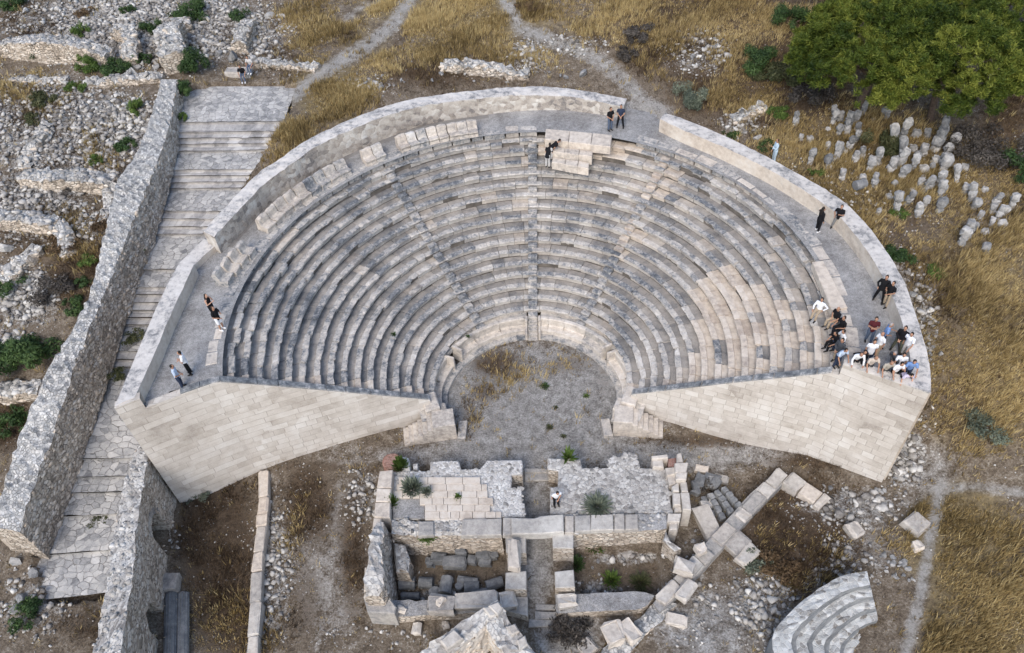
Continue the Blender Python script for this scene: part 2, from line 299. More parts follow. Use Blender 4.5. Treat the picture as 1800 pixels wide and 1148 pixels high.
def smooth_z(x, y):
    p = np.c_[np.clip(x, -110, 110), np.clip(y, -70, 110)]; out = np.zeros(len(p))
    for i in range(0, len(p), 40000):
        q = p[i:i + 40000]; out[i:i + 40000] = _tps(q, _cw) @ _w[:_n] + _w[_n] + q @ _w[_n + 1:]
    return out
def inside(x, y):
    """under the theatre"""
    r = np.hypot(x, y)
    ro = np.interp(np.degrees(np.arctan2(y, x)) % 360, [0, 20, 45, 70, 90, 110, 135, 160, 180, 200, 340, 360], [19.3, 19.1, 18.9, 19.1, 19.5, 19.8, 20.0, 19.8, 19.8, 20.3, 19.5, 19.3])
    return (r < ro) & (y > wing_y(x) + .25)
def rough(x, y):
    s = sum(np.sin(_fr[i, 0] * x + _fr[i, 1] * y + _ph[i, 0]) / (1 + 1.2 * i) for i in range(14))
    return s
# the street polygon (pixels) keeps the ground just under its paving
STREET = [(325, 148), (520, 148), (508, 190), (496, 214), (426, 328), (368, 412), (340, 470), (212, 705), (240, 780), (214, 850), (190, 960), (184, 1050), (84, 1060), (60, 975), (88, 866), (122, 766), (160, 660), (178, 600), (196, 520), (218, 470), (240, 400), (252, 340), (276, 250), (296, 205)]
def inpoly(px, py, poly):
    r = np.zeros(np.shape(px), bool); n = len(poly); j = n - 1
    for i in range(n):
        xi, yi = poly[i]; xj, yj = poly[j]
        c = ((yi > py) != (yj > py)) & (px < (xj - xi) * (py - yi) / (yj - yi + 1e-12) + xi); r ^= c; j = i
    return r
_ra, _rb, _rc, _rd = at(692, 962, -.3), at(890, 1062, -.3), at(1004, 960, -.3), at(1168, 1048, -.3)
ROOMS = [(_ra[0], _rb[0], _rb[1], _ra[1]), (_rc[0], _rd[0], _rd[1], _rc[1])]
def ground(x, y):
    x = np.atleast_1d(np.asarray(x, float)); y = np.atleast_1d(np.asarray(y, float))
    z = smooth_z(x, y); amp = .05 + .05 * np.clip((z - 1) / 5, 0, 1)
    z = z + rough(x, y) * amp
    for (xa, xb, ya, yb) in ROOMS: z = np.where((x > xa) & (x < xb) & (y > ya) & (y < yb), -.82, z)
    orch = (np.hypot(x, y + 2) < 8) & (z < 1.2); z = np.where(orch, z * .15, z)
    return z
def gz(x, y): return float(ground([x], [y])[0])
def at_g(px, py, lift=0.0):
    z = 5.0
    for _ in range(14):
        p = at(px, py, z); z = .5 * z + .5 * gz(p[0], p[1])
    return np.array([p[0], p[1], z + lift])

# ground masks, measured on the photograph and stored on the ground itself
G = {'m_gold': [(640, 70, 60, 50, .6), (1000, 60, 90, 50, .55), (1080, 40, 60, 40, .6), (780, 85, 80, 30, .55), (1420, 260, 60, 40, .6), (1770, 430, 60, 60, .6), (1620, 900, 40, 60, .35), (1260, 40, 140, 60, .55), (1500, 300, 150, 90, .85), (1690, 600, 120, 130, .6), (1780, 330, 60, 60, .5), (880, 70, 120, 40, .6), (400, 1100, 80, 60, .35), (560, 960, 60, 90, .3), (1400, 1000, 80, 60, .35), (60, 160, 60, 30, .4), (190, 260, 40, 40, .35), (120, 420, 60, 50, .35), (870, 650, 70, 40, .4), (1000, 640, 60, 25, .35), (820, 720, 30, 40, .3), (830, 30, 130, 45, 1), (580, 160, 60, 55, 1), (505, 290, 35, 35, .7), (1690, 950, 90, 90, 1.1), (1740, 1080, 110, 90, 1.1), (1770, 600, 90, 170, .9), (1700, 740, 80, 60, .6), (1310, 165, 50, 35, .9), (1500, 330, 90, 50, .6), (1640, 330, 110, 60, .7), (1700, 450, 90, 60, .7), (1640, 1120, 40, 40, .6), (690, 15, 70, 25, .8), (1150, 60, 80, 60, .6), (1230, 30, 90, 40, .6), (560, 50, 60, 40, .6), (640, 110, 50, 30, .5), (520, 230, 40, 30, .8), (40, 165, 60, 30, .3), (90, 150, 30, 20, .3), (1560, 250, 60, 40, .5)],
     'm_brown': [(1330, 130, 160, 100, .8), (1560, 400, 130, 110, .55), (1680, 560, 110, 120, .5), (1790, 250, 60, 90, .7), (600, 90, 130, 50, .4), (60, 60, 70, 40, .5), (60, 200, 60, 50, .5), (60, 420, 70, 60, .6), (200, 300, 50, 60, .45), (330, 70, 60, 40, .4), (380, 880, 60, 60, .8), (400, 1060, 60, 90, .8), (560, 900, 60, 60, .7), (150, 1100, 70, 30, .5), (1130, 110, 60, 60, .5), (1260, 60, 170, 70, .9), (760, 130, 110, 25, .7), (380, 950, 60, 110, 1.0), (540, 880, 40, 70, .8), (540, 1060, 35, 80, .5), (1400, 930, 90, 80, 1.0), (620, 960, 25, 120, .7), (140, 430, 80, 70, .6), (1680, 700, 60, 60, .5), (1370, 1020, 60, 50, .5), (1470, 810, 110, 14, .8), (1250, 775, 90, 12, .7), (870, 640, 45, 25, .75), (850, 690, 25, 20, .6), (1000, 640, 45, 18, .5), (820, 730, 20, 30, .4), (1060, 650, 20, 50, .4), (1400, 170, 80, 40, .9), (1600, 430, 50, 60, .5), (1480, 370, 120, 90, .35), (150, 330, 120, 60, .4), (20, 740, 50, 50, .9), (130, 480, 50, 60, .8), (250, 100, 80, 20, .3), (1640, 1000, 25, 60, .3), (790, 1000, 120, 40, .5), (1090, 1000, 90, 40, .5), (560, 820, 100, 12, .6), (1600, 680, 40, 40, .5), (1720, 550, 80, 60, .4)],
     'm_rub': [(60, 350, 90, 50, .7), (150, 400, 40, 40, .5), (40, 520, 60, 50, .75), (20, 600, 40, 30, .6), (200, 300, 40, 60, .6), (60, 1060, 70, 50, .5), (1100, 978, 70, 16, .6), (1050, 1035, 40, 14, .6), (790, 1040, 90, 20, .45), (90, 230, 140, 90, .65), (260, 50, 200, 60, .9), (200, 230, 80, 60, .8), (60, 370, 70, 60, .6), (1480, 1000, 60, 60, .5), (1500, 890, 80, 30, .7), (1590, 800, 35, 50, .8), (1620, 560, 30, 80, .6), (1230, 90, 50, 40, .6), (1340, 1060, 60, 60, .6), (1300, 220, 40, 20, .6), (480, 1000, 35, 120, .55), (640, 870, 30, 60, .5), (60, 1060, 60, 60, .5), (460, 70, 40, 50, .6), (1560, 480, 50, 60, .5), (1000, 80, 60, 20, .5), (930, 100, 40, 30, .6), (1620, 740, 25, 40, .4), (640, 150, 60, 15, .5), (1210, 1060, 60, 70, .45), (1520, 330, 130, 90, .3), (720, 1120, 150, 20, .3)],
     'm_grav': [(940, 720, 190, 100, 1.2), (580, 1000, 90, 150, .55), (1200, 800, 200, 30, .8), (935, 800, 300, 25, .8), (1250, 1100, 110, 70, .7), (1000, 1120, 60, 60, .8), (1530, 960, 90, 60, .5), (1640, 830, 50, 60, .6), (500, 850, 60, 40, .4), (70, 140, 70, 14, .7), (935, 950, 40, 130, .9), (1130, 200, 50, 25, 1.0), (600, 800, 80, 30, .5)]}
PATHS = [([(725, -10), (690, 45), (645, 80), (565, 128), (515, 170)], 13, .85), ([(885, -10), (915, 50), (1000, 80), (1070, 115), (1115, 160), (1150, 205)], 14, .8), ([(1655, 850), (1632, 960), (1620, 1040), (1590, 1150)], 12, .85), ([(1640, 862), (1720, 855), (1810, 868)], 10, .75), ([(610, 815), (590, 900), (575, 1000), (560, 1150)], 20, .5), ([(610, 30), (640, 10), (690, -10)], 8, .6), ([(1540, 900), (1600, 880), (1650, 850)], 16, .5)]
def masks(x, y, z):
    px, py = prj(np.c_[x, y, z]); out = {}
    for k, bl in G.items():
        a = np.zeros(len(px))
        for bx, by, rx, ry, w in bl: a = np.maximum(a, w * np.exp(-.5 * (((px - bx) / rx) ** 2 + ((py - by) / ry) ** 2) ** 1.5))
        out[k] = a
    p = np.zeros(len(px))
    for pl, wd, w in PATHS:
        d = np.full(len(px), 1e9)
        for (x0, y0), (x1, y1) in zip(pl[:-1], pl[1:]):
            t = np.clip(((px - x0) * (x1 - x0) + (py - y0) * (y1 - y0)) / ((x1 - x0) ** 2 + (y1 - y0) ** 2), 0, 1)
            d = np.minimum(d, np.hypot(px - x0 - t * (x1 - x0), py - y0 - t * (y1 - y0)))
        p = np.maximum(p, w * np.exp(-.5 * (d / wd) ** 2))
    out['m_path'] = p
    return out
def make_ground():
    def axis(lo, hi, st, far):
        core = np.arange(lo, hi + 1e-6, st); ext = st * 1.35 ** np.arange(1, 26); ext = np.cumsum(ext); ext = ext[ext < far]
        return np.r_[lo - ext[::-1], core, hi + ext]
    X = axis(-52, 46, .25, 900); Y = axis(-22, 46, .25, 900)
    gx, gy = np.meshgrid(X, Y); x = gx.ravel(); y = gy.ravel(); z = ground(x, y)
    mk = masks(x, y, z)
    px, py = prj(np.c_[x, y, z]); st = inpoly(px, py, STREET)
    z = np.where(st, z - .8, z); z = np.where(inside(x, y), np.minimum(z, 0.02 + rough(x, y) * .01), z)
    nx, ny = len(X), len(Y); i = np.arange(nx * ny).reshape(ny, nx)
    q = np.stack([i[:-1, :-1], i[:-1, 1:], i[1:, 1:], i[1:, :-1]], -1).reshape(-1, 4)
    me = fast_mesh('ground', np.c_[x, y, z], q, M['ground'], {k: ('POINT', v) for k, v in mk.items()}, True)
    tagit(link('ground', me), kind='structure')
make_ground()

# ------------------------------------------------------------------ generic stone builders
def resample(pts, step):
    pts = [np.asarray(p, float) for p in pts]; out = [pts[0]]
    for a, b in zip(pts[:-1], pts[1:]):
        n = max(1, int(round(np.linalg.norm(b - a) / step)))
        out += [a + (b - a) * (k + 1) / n for k in range(n)]
    return out
def catmull(pts, n=6):
    P = [np.asarray(p, float) for p in pts]; P = [2 * P[0] - P[1]] + P + [2 * P[-1] - P[-2]]; out = []
    for i in range(1, len(P) - 2):
        for k in range(n):
            t = k / n; out.append(.5 * ((2 * P[i]) + (-P[i - 1] + P[i + 1]) * t + (2 * P[i - 1] - 5 * P[i] + 4 * P[i + 1] - P[i + 2]) * t * t + (-P[i - 1] + 3 * P[i] - 3 * P[i + 1] + P[i + 2]) * t ** 3))
    out.append(P[-2]); return out
def wall(mb, L, Rr, zb, jit=.0, step=.35, batter=.0, nt=2, mside=0, mtop=1, u0=0.0):
    """solid wall between the top edges L and Rr (same count), down to zb (number or list)"""
    n = len(L); zb = [zb] * n if isinstance(zb, (int, float)) else list(zb)
    # even resampling of both edges and of the bottom
    ln = [0]
    for i in range(1, n): ln.append(ln[-1] + np.linalg.norm((np.asarray(L[i]) + Rr[i] - L[i - 1] - np.asarray(Rr[i - 1])) / 2))
    m = max(2, int(round(ln[-1] / step)) + 1); S = np.linspace(0, ln[-1], m)
    ip = lambda arr: np.stack([np.interp(S, ln, [p[k] for p in arr]) for k in range(3)], 1)
    Lp, Rp = ip(L), ip(Rr); zz = np.interp(S, ln, zb)
    rows = []
    nv = max(1, int(round(np.mean(Lp[:, 2] - zz) / max(step, .3))))
    for i in range(m):
        l, r = Lp[i], Rp[i]; d = (l - r)[:2]; d = d / (np.linalg.norm(d) + 1e-9); ring = []
        jz = [random.gauss(0, jit * .9) for _ in range(nt + 1)]
        def J(s=1.0): return random.gauss(0, jit * s)
        v = 0
        for k in range(nv):                       # left face, bottom to top
            t = k / nv; q = l[:2] + d * batter * (1 - t) + d * J(.7); ring.append((q[0], q[1], zz[i] + (l[2] - zz[i]) * t, ('s', v)))
            v += (l[2] - zz[i]) / nv
        for k in range(nt + 1):                   # top
            t = k / nt; q = l + (r - l) * t; e = d * J(.8) if k in (0, nt) else 0
            q2 = q[:2] + e; ring.append((q2[0], q2[1], q[2] + jz[k] - (abs(J(1.0)) if k in (0, nt) else 0), ('t', t * np.linalg.norm((l - r)[:2]))))
        for k in range(nv - 1, -1, -1):
            t = k / nv; q = r[:2] - d * batter * (1 - t) - d * J(.7); ring.append((q[0], q[1], zz[i] + (r[2] - zz[i]) * t, ('s', 0)))
        rows.append(ring)
    k = len(rows[0])
    for i in range(m - 1):
        a, b = rows[i], rows[i + 1]; u, u2 = S[i] + u0, S[i + 1] + u0
        for j in range(k - 1):
            top = nv <= j < nv + nt
            P4 = [a[j], a[j + 1], b[j + 1], b[j]]
            if top:
                ts = [a[j][3][1], a[j + 1][3][1], b[j + 1][3][1], b[j][3][1]] if j > nv else [0, a[j + 1][3][1], b[j + 1][3][1], 0]
                uv = [(u, ts[0]), (u, ts[1]), (u2, ts[2]), (u2, ts[3])]
            else: uv = [(u, P4[0][2]), (u, P4[1][2]), (u2, P4[2][2]), (u2, P4[3][2])]
            mb.add([p[:3] for p in P4], [(0, 1, 2, 3)], uv, .5, 0, (mtop[j - nv] if isinstance(mtop, (list, tuple)) else mtop) if top else mside)
    for ring, fl in ((rows[0], True), (rows[-1], False)):
        c = [p[:3] for p in ring]; idx = tuple(range(k)); idx = idx[::-1] if fl else idx
        d = np.array([Rr[0][0] - L[0][0], Rr[0][1] - L[0][1]]); d = d / (np.linalg.norm(d) + 1e-9)
        mb.add(c, [idx], [(p[0] * d[0] + p[1] * d[1], p[2]) for p in c], .5, 0, mside)
def pxl(pts, z):
    z = [z] * len(pts) if isinstance(z, (int, float)) else z
    return [at(p[0], p[1], zz) for p, zz in zip(pts, z)]
def prism(mb, top, zb, mi=0, mt=None, tint=.5, fresh=0, bevel=.03, jit=.0):
    """extruded polygon with a small chamfer: top = list of 3D points (any winding)"""
    T = [np.asarray(p, float).copy() for p in top]; n = len(T)
    if sum(T[i][0] * T[(i + 1) % n][1] - T[(i + 1) % n][0] * T[i][1] for i in range(n)) < 0: T.reverse()
    if jit:
        for p in T: p += np.array([random.gauss(0, jit), random.gauss(0, jit), random.gauss(0, jit * .6)])
    c = sum(T) / n; mt = mi if mt is None else mt
    inn = []
    for i in range(n):
        a = T[i] - T[i - 1]; b = T[(i + 1) % n] - T[i]; a = a[:2] / (np.linalg.norm(a[:2]) + 1e-9); b = b[:2] / (np.linalg.norm(b[:2]) + 1e-9)
        nn = np.array([-(a[1] + b[1]), a[0] + b[0]]); nn = nn / (np.linalg.norm(nn) + 1e-9)
        p = T[i].copy(); p[:2] += nn * bevel; inn.append(p)
    mid = [p - np.array([0, 0, bevel]) for p in T]; bot = [np.array([p[0], p[1], zb]) for p in T]
    vs = inn + mid + bot; per = [0]
    for i in range(n): per.append(per[-1] + np.linalg.norm((T[(i + 1) % n] - T[i])[:2]))
    mb.add(inn, [tuple(range(n))], [(p[0], p[1]) for p in inn], tint, fresh, mt)
    for i in range(n):
        j = (i + 1) % n
        mb.add([mid[i], mid[j], inn[j], inn[i]], [(0, 1, 2, 3)], [(per[i], mid[i][2]), (per[i + 1], mid[j][2]), (per[i + 1], inn[j][2] + bevel), (per[i], inn[i][2] + bevel)], tint, fresh, mt)
        mb.add([bot[i], bot[j], mid[j], mid[i]], [(0, 1, 2, 3)], [(per[i], zb), (per[i + 1], zb), (per[i + 1], mid[j][2]), (per[i], mid[i][2])], tint, fresh, mi)
    mb.add(bot, [tuple(range(n))[::-1]], None, tint, fresh, mi)
def tube(mb, pts, rad, seg=8, tint=.5, mi=0, xaxis=None):
    pts = [np.asarray(p, float) for p in pts]; rows = []; n = len(pts)
    rad = [rad] * n if isinstance(rad, (int, float)) else rad; u = None
    for i in range(n):
        t = pts[min(i + 1, n - 1)] - pts[max(i - 1, 0)]; t = t / (np.linalg.norm(t) + 1e-9)
        if u is None: u = np.asarray(xaxis, float) if xaxis is not None else (np.array([1., 0, 0]) if abs(t[0]) < .8 else np.array([0, 1., 0]))
        u = u - t * (u @ t); u /= np.linalg.norm(u) + 1e-9; w = np.cross(t, u)
        a, b = rad[i] if isinstance(rad[i], (tuple, list)) else (rad[i], rad[i])
        if i == 0: rows.append([pts[0] - t * min(a, b) * .7 + (math.cos(2 * math.pi * k / seg) * u * a + math.sin(2 * math.pi * k / seg) * w * b) * .6 for k in range(seg)])
        rows.append([pts[i] + math.cos(2 * math.pi * k / seg) * u * a + math.sin(2 * math.pi * k / seg) * w * b for k in range(seg)])
        if i == n - 1: rows.append([pts[i] + t * min(a, b) * .7 + (math.cos(2 * math.pi * k / seg) * u * a + math.sin(2 * math.pi * k / seg) * w * b) * .6 for k in range(seg)])
    vs = [p for r in rows for p in r]; fs = []
    for i in range(len(rows) - 1):
        for k in range(seg):
            fs.append((i * seg + k, i * seg + (k + 1) % seg, (i + 1) * seg + (k + 1) % seg, (i + 1) * seg + k))
    fs.append(tuple(range(seg))[::-1]); fs.append(tuple(range(len(vs) - seg, len(vs))))
    mb.add(vs, fs, None, tint, 0, mi)
def rock_mesh(name, mat, seed, sub=2, squash=.7, cuts=5, rgh=.12):
    rn = random.Random(seed); bm = bmesh.new(); bmesh.ops.create_icosphere(bm, subdivisions=sub, radius=1)
    pl = []
    for _ in range(cuts):
        d = Vector((rn.gauss(0, 1), rn.gauss(0, 1), rn.gauss(0, .8))).normalized(); pl.append((d, rn.uniform(.38, .72)))
    sx, sy = rn.uniform(.8, 1.15), rn.uniform(.65, 1.0)
    for v in bm.verts:
        for d, o in pl:
            q = v.co.dot(d)
            if q > o: v.co -= d * (q - o) * .92
        v.co *= 1 + rn.uniform(-rgh, rgh) * .6
        v.co = Vector((v.co.x * sx, v.co.y * sy, v.co.z * squash))
    me = bpy.data.meshes.new(name); bm.to_mesh(me); bm.free(); me.materials.append(mat); return me
def rough_block(mb, c, size, rz, tint=.5, fresh=0, jit=.03, tilt=(0, 0), mi=0, ch=.05):
    """a worn block: chamfered box with jittered corners; c is the middle of its base"""
    sx, sy, sz = size[0] / 2, size[1] / 2, size[2]; h = min(ch, min(sx, sy, sz) * .35)
    Rm = Euler((tilt[0], tilt[1], rz)).to_matrix(); rings = []
    for z, ins in ((0, 0), (sz - h, 0), (sz, h)):
        ring = []
        for qx, qy in ((1, 1), (-1, 1), (-1, -1), (1, -1)):
            for a, b in (((sx - ins - h) * qx, (sy - ins) * qy), ((sx - ins) * qx, (sy - ins - h) * qy)) if qx * qy < 0 else (((sx - ins) * qx, (sy - ins - h) * qy), ((sx - ins - h) * qx, (sy - ins) * qy)):
                ring.append((a, b, z))
        rings.append(ring)
    vs = []
    for ring in rings:
        for p in ring: vs.append(Rm @ Vector([x + random.gauss(0, jit) for x in p]) + Vector(c))
    fs = [tuple(range(16, 24))]
    for r in (0, 1):
        for k in range(8): fs.append((r * 8 + k, r * 8 + (k + 1) % 8, r * 8 + 8 + (k + 1) % 8, r * 8 + 8 + k))
    fs.append(tuple(range(8))[::-1])
    mb.add(vs, fs, [(v[0], v[1] + v[2]) for v in vs], tint, fresh, mi)

# ------------------------------------------------------------------ the theatre
theatre = thing('stone_theatre', 'large semicircular stone theatre with weathered seat rows around a round gravel orchestra', 'theatre', (0, 0, 0))
def xyp(r, th): return np.array([r * math.cos(th), r * math.sin(th)])
def wing_th(r, right):
    """angle where the circle r meets the inner side of the wing wall"""
    best = None
    for k in range(0, 700):
        th = -k * .001 if right else math.pi + k * .001
        x, y = xyp(r, th)
        if y < wing_y(x) + .18: return th
    return -.35 if right else math.pi + .35
STAIRS = [R(57), R(90), R(126.5)]
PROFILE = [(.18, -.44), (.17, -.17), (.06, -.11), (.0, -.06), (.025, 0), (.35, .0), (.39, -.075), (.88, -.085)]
def is_fresh(k, th, right_end, left_end):
    d = math.degrees(th)
    if 4 <= k <= 14 and -25 < d < [4, 14, 24, 26, 27, 25, 22, 8, 4, 2, 8][k - 4] and random.random() < (.9 if k < 11 else .7): return random.uniform(.85, 1)
    if k in (13, 14) and 64 < d < 87: return 1.0
    if math.degrees(left_end - th) < 5.5 - k * .18 and random.random() < .8: return random.uniform(.7, 1)
    if math.degrees(th - right_end) < 5 and random.random() < .6: return random.uniform(.6, 1)
    if k > 2 and abs(d - 54) < 2.2 and random.random() < .6: return random.uniform(.6, .9)
    return random.uniform(.2, .6) if random.random() < .07 else 0.0
for k in range(-1, NR - 1):
    mb = MB(); r0 = RA + DR * k; z0 = ZA + DH * k
    tR, tL = wing_th(r0 + .1, True), wing_th(r0 + .1, False)
    th = tR; fail = .10 if k > 10 else .04
    while th < tL - .01:
        L = random.uniform(.62, 1.25); 
        e = min(tL, th + L / r0)
        if tL - e < .35 / r0: e = tL
        st = any(abs(s - (th + e) / 2) * r0 < .9 for s in STAIRS)
        fr = is_fresh(k, (th + e) / 2, tR, tL)
        t = min(1, max(0, random.gauss(.52, .2)))
        jr, jz = random.gauss(0, .026), random.gauss(0, .018)
        if k in (13, 14) and not fr: jr, jz = random.gauss(0, .06), random.gauss(0, .04)
        drop = random.random() < fail and not fr
        g = random.uniform(.006, .016) / r0; ns = max(2, int((e - th) * r0 / .28)); rows = []
        chip = random.random() < .45 and not fr; cs = random.choice((0, ns))
        for i in range(ns + 1):
            a = th + g + (e - th - 2 * g) * i / ns; ring = []
            for q, (pr, pz) in enumerate(PROFILE):
                rr = r0 + pr + jr; z = z0 + pz + (jz if pz > -.4 else 0)
                if not fr and 2 <= q <= 5: rr += random.gauss(0, .02); z += random.gauss(0, .014)
                if i in (0, ns) and q == 4: z -= .02
                if chip and i == cs and q in (2, 3, 4): rr += .07; z -= .06
                if drop and q in (3, 4): rr += .07; z -= .045
                ring.append((rr * math.cos(a), rr * math.sin(a), z))
            rows.append(ring)
        n = len(PROFILE)
        for i in range(ns):
            for q in range(n - 1):
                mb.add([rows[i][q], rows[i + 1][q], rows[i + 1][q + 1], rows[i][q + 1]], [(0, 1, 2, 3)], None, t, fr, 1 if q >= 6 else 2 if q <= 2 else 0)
        for ring, rev in ((rows[0], 1), (rows[-1], 0)):
            c = ring + [(ring[-1][0], ring[-1][1], z0 - .41)]
            mb.add(c, [tuple(range(n + 1))[::-1] if rev else tuple(range(n + 1))], None, t - .1, fr)
        th = e
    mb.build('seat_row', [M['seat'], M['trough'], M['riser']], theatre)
# earth body under the seats
mb = MB(); N = 72
prof = []
for k in range(-1, NR - 1): prof += [(RA + DR * k + .22, ZA + DH * k - .50), (RA + DR * k + .22, ZA + DH * k - .20), (RA + DR * (k + 1) + .22, ZA + DH * k - .20)]
prof.append((19.2, ZA + DH * 14 - .20))
for i in range(N):
    a0, a1 = [wing_th(12, True) * .9 + (wing_th(12, False) - .9 * wing_th(12, True) - .03) * q / N for q in (i, i + 1)]
    for (ra, za), (rb, zb) in zip(prof[:-1], prof[1:]):
        vs = [(*xyp(ra, a0), za), (*xyp(ra, a1), za), (*xyp(rb, a1), zb), (*xyp(rb, a0), zb)]; mb.add(vs, [(0, 1, 2, 3)])
mb.build('seating_core', [M['core']], theatre)
# stairways: half-height steps let into each row
for s in STAIRS:
    mb = MB(); er = np.array([math.cos(s), math.sin(s)]); et = np.array([-er[1], er[0]])
    for k in range(-1, NR - 1):
        r0 = RA + DR * k; z0 = ZA + DH * k
        fr = random.uniform(.6, 1) if (s == STAIRS[0] and k >= 6 and random.random() < .75) else 0
        c = er * (r0 - .10)
        rough_block(mb, (c[0], c[1], z0 - .42), (.40, .60, .21), s, random.uniform(.0, .45), fr, .01, ch=.03)
        c = er * (r0 + .22)
        rough_block(mb, (c[0], c[1], z0 - .02), (.34, .56, .035), s, random.uniform(.0, .18), fr, .006, ch=.01)
    mb.build('stairway', [M['seat']], theatre)

# podium: foot step, bench with back, walkway in front of the first row
def orad(th):
    c = max(0.0, 1 - max(0, math.sin(th))); return 4.50 + .72 * c ** 1.1
def ring_band(mb, offs, a0, a1, tint, fresh, seglen=.9, jit=.01, mi=0):
    th = a0
    while th < a1 - .02:
        e = min(a1, th + random.uniform(.7, 1.3) * seglen / 5); t = min(1, max(0, random.gauss(tint, .17))); fr = fresh if random.random() < .7 else fresh * .3
        g = .0016; rows = []; ns = 3
        for i in range(ns + 1):
            a = th + g + (e - th - 2 * g) * i / ns; r = orad(a)
            rows.append([((r + o) * math.cos(a), (r + o) * math.sin(a), z + random.gauss(0, jit * .4)) for o, z in offs])
        n = len(offs)
        for i in range(ns):
            for q in range(n - 1): mb.add([rows[i][q], rows[i + 1][q], rows[i + 1][q + 1], rows[i][q + 1]], [(0, 1, 2, 3)], None, t, fr)
        mb.add(rows[0], [tuple(range(n))[::-1]], None, t, fr); mb.add(rows[-1], [tuple(range(n))], None, t, fr)
        th = e
aL, aR = R(205), R(-25); gap = .10
for a0, a1 in ((aR, R(90) - gap), (R(90) + gap, aL)):
    mb = MB(); ring_band(mb, [(-.02, -.1), (-.02, .2), (.0, .24), (.42, .24)], a0, a1, .5, .0); mb.build('foot_step', [M['seat']], theatre)
for a0, a1 in ((aR, R(24)), (R(31), R(90) - gap), (R(90) + gap, R(150)), (R(160), aL)):
    mb = MB(); ring_band(mb, [(.34, .2), (.34, .52), (.30, .56), (.30, .62), (.34, .64), (.72, .64), (.75, .70), (.70, 1.26), (.74, 1.32), (.94, 1.32), (.98, 1.28), (.98, 1.0)], a0, a1, .62, .5, 1.4); mb.build('podium_bench', [M['seat']], theatre)
for a0, a1 in ((aR, R(90) - .07), (R(90) + .07, aL)):
    mb = MB(); ring_band(mb, [(.9, .9), (.9, 1.12), (1.75, 1.14)], a0, a1, .5, .15, 1.2); mb.build('podium_walkway', [M['seat']], theatre)
mb = MB()
for i in range(6):      # little stair up the middle of the podium
    rr = 4.42 + i * .2; rough_block(mb, (0, rr + .14, 0 + (0 if i == 0 else .0)), (.62, .34, .2 * (i + 1)), 0, .45, .2, .004, ch=.02)
for sd in (-1, 1): rough_block(mb, (sd * .43, 4.95, 0), (.18, 1.0, .75), 0, .6, .5, .01); rough_block(mb, (sd * .43, 5.25, .7), (.18, .45, .62), 0, .6, .5, .01)
mb.build('podium_stair', [M['seat']], theatre)
for th in (R(24.5), R(30.5), R(150.5), R(159.5)):
    mb = MB(); r = orad(th); c = xyp(r + .62, th); rough_block(mb, (c[0], c[1], .2), (.75, .16, 1.16), th, .6, .5, .01); mb.build('bench_end', [M['seat']], theatre)

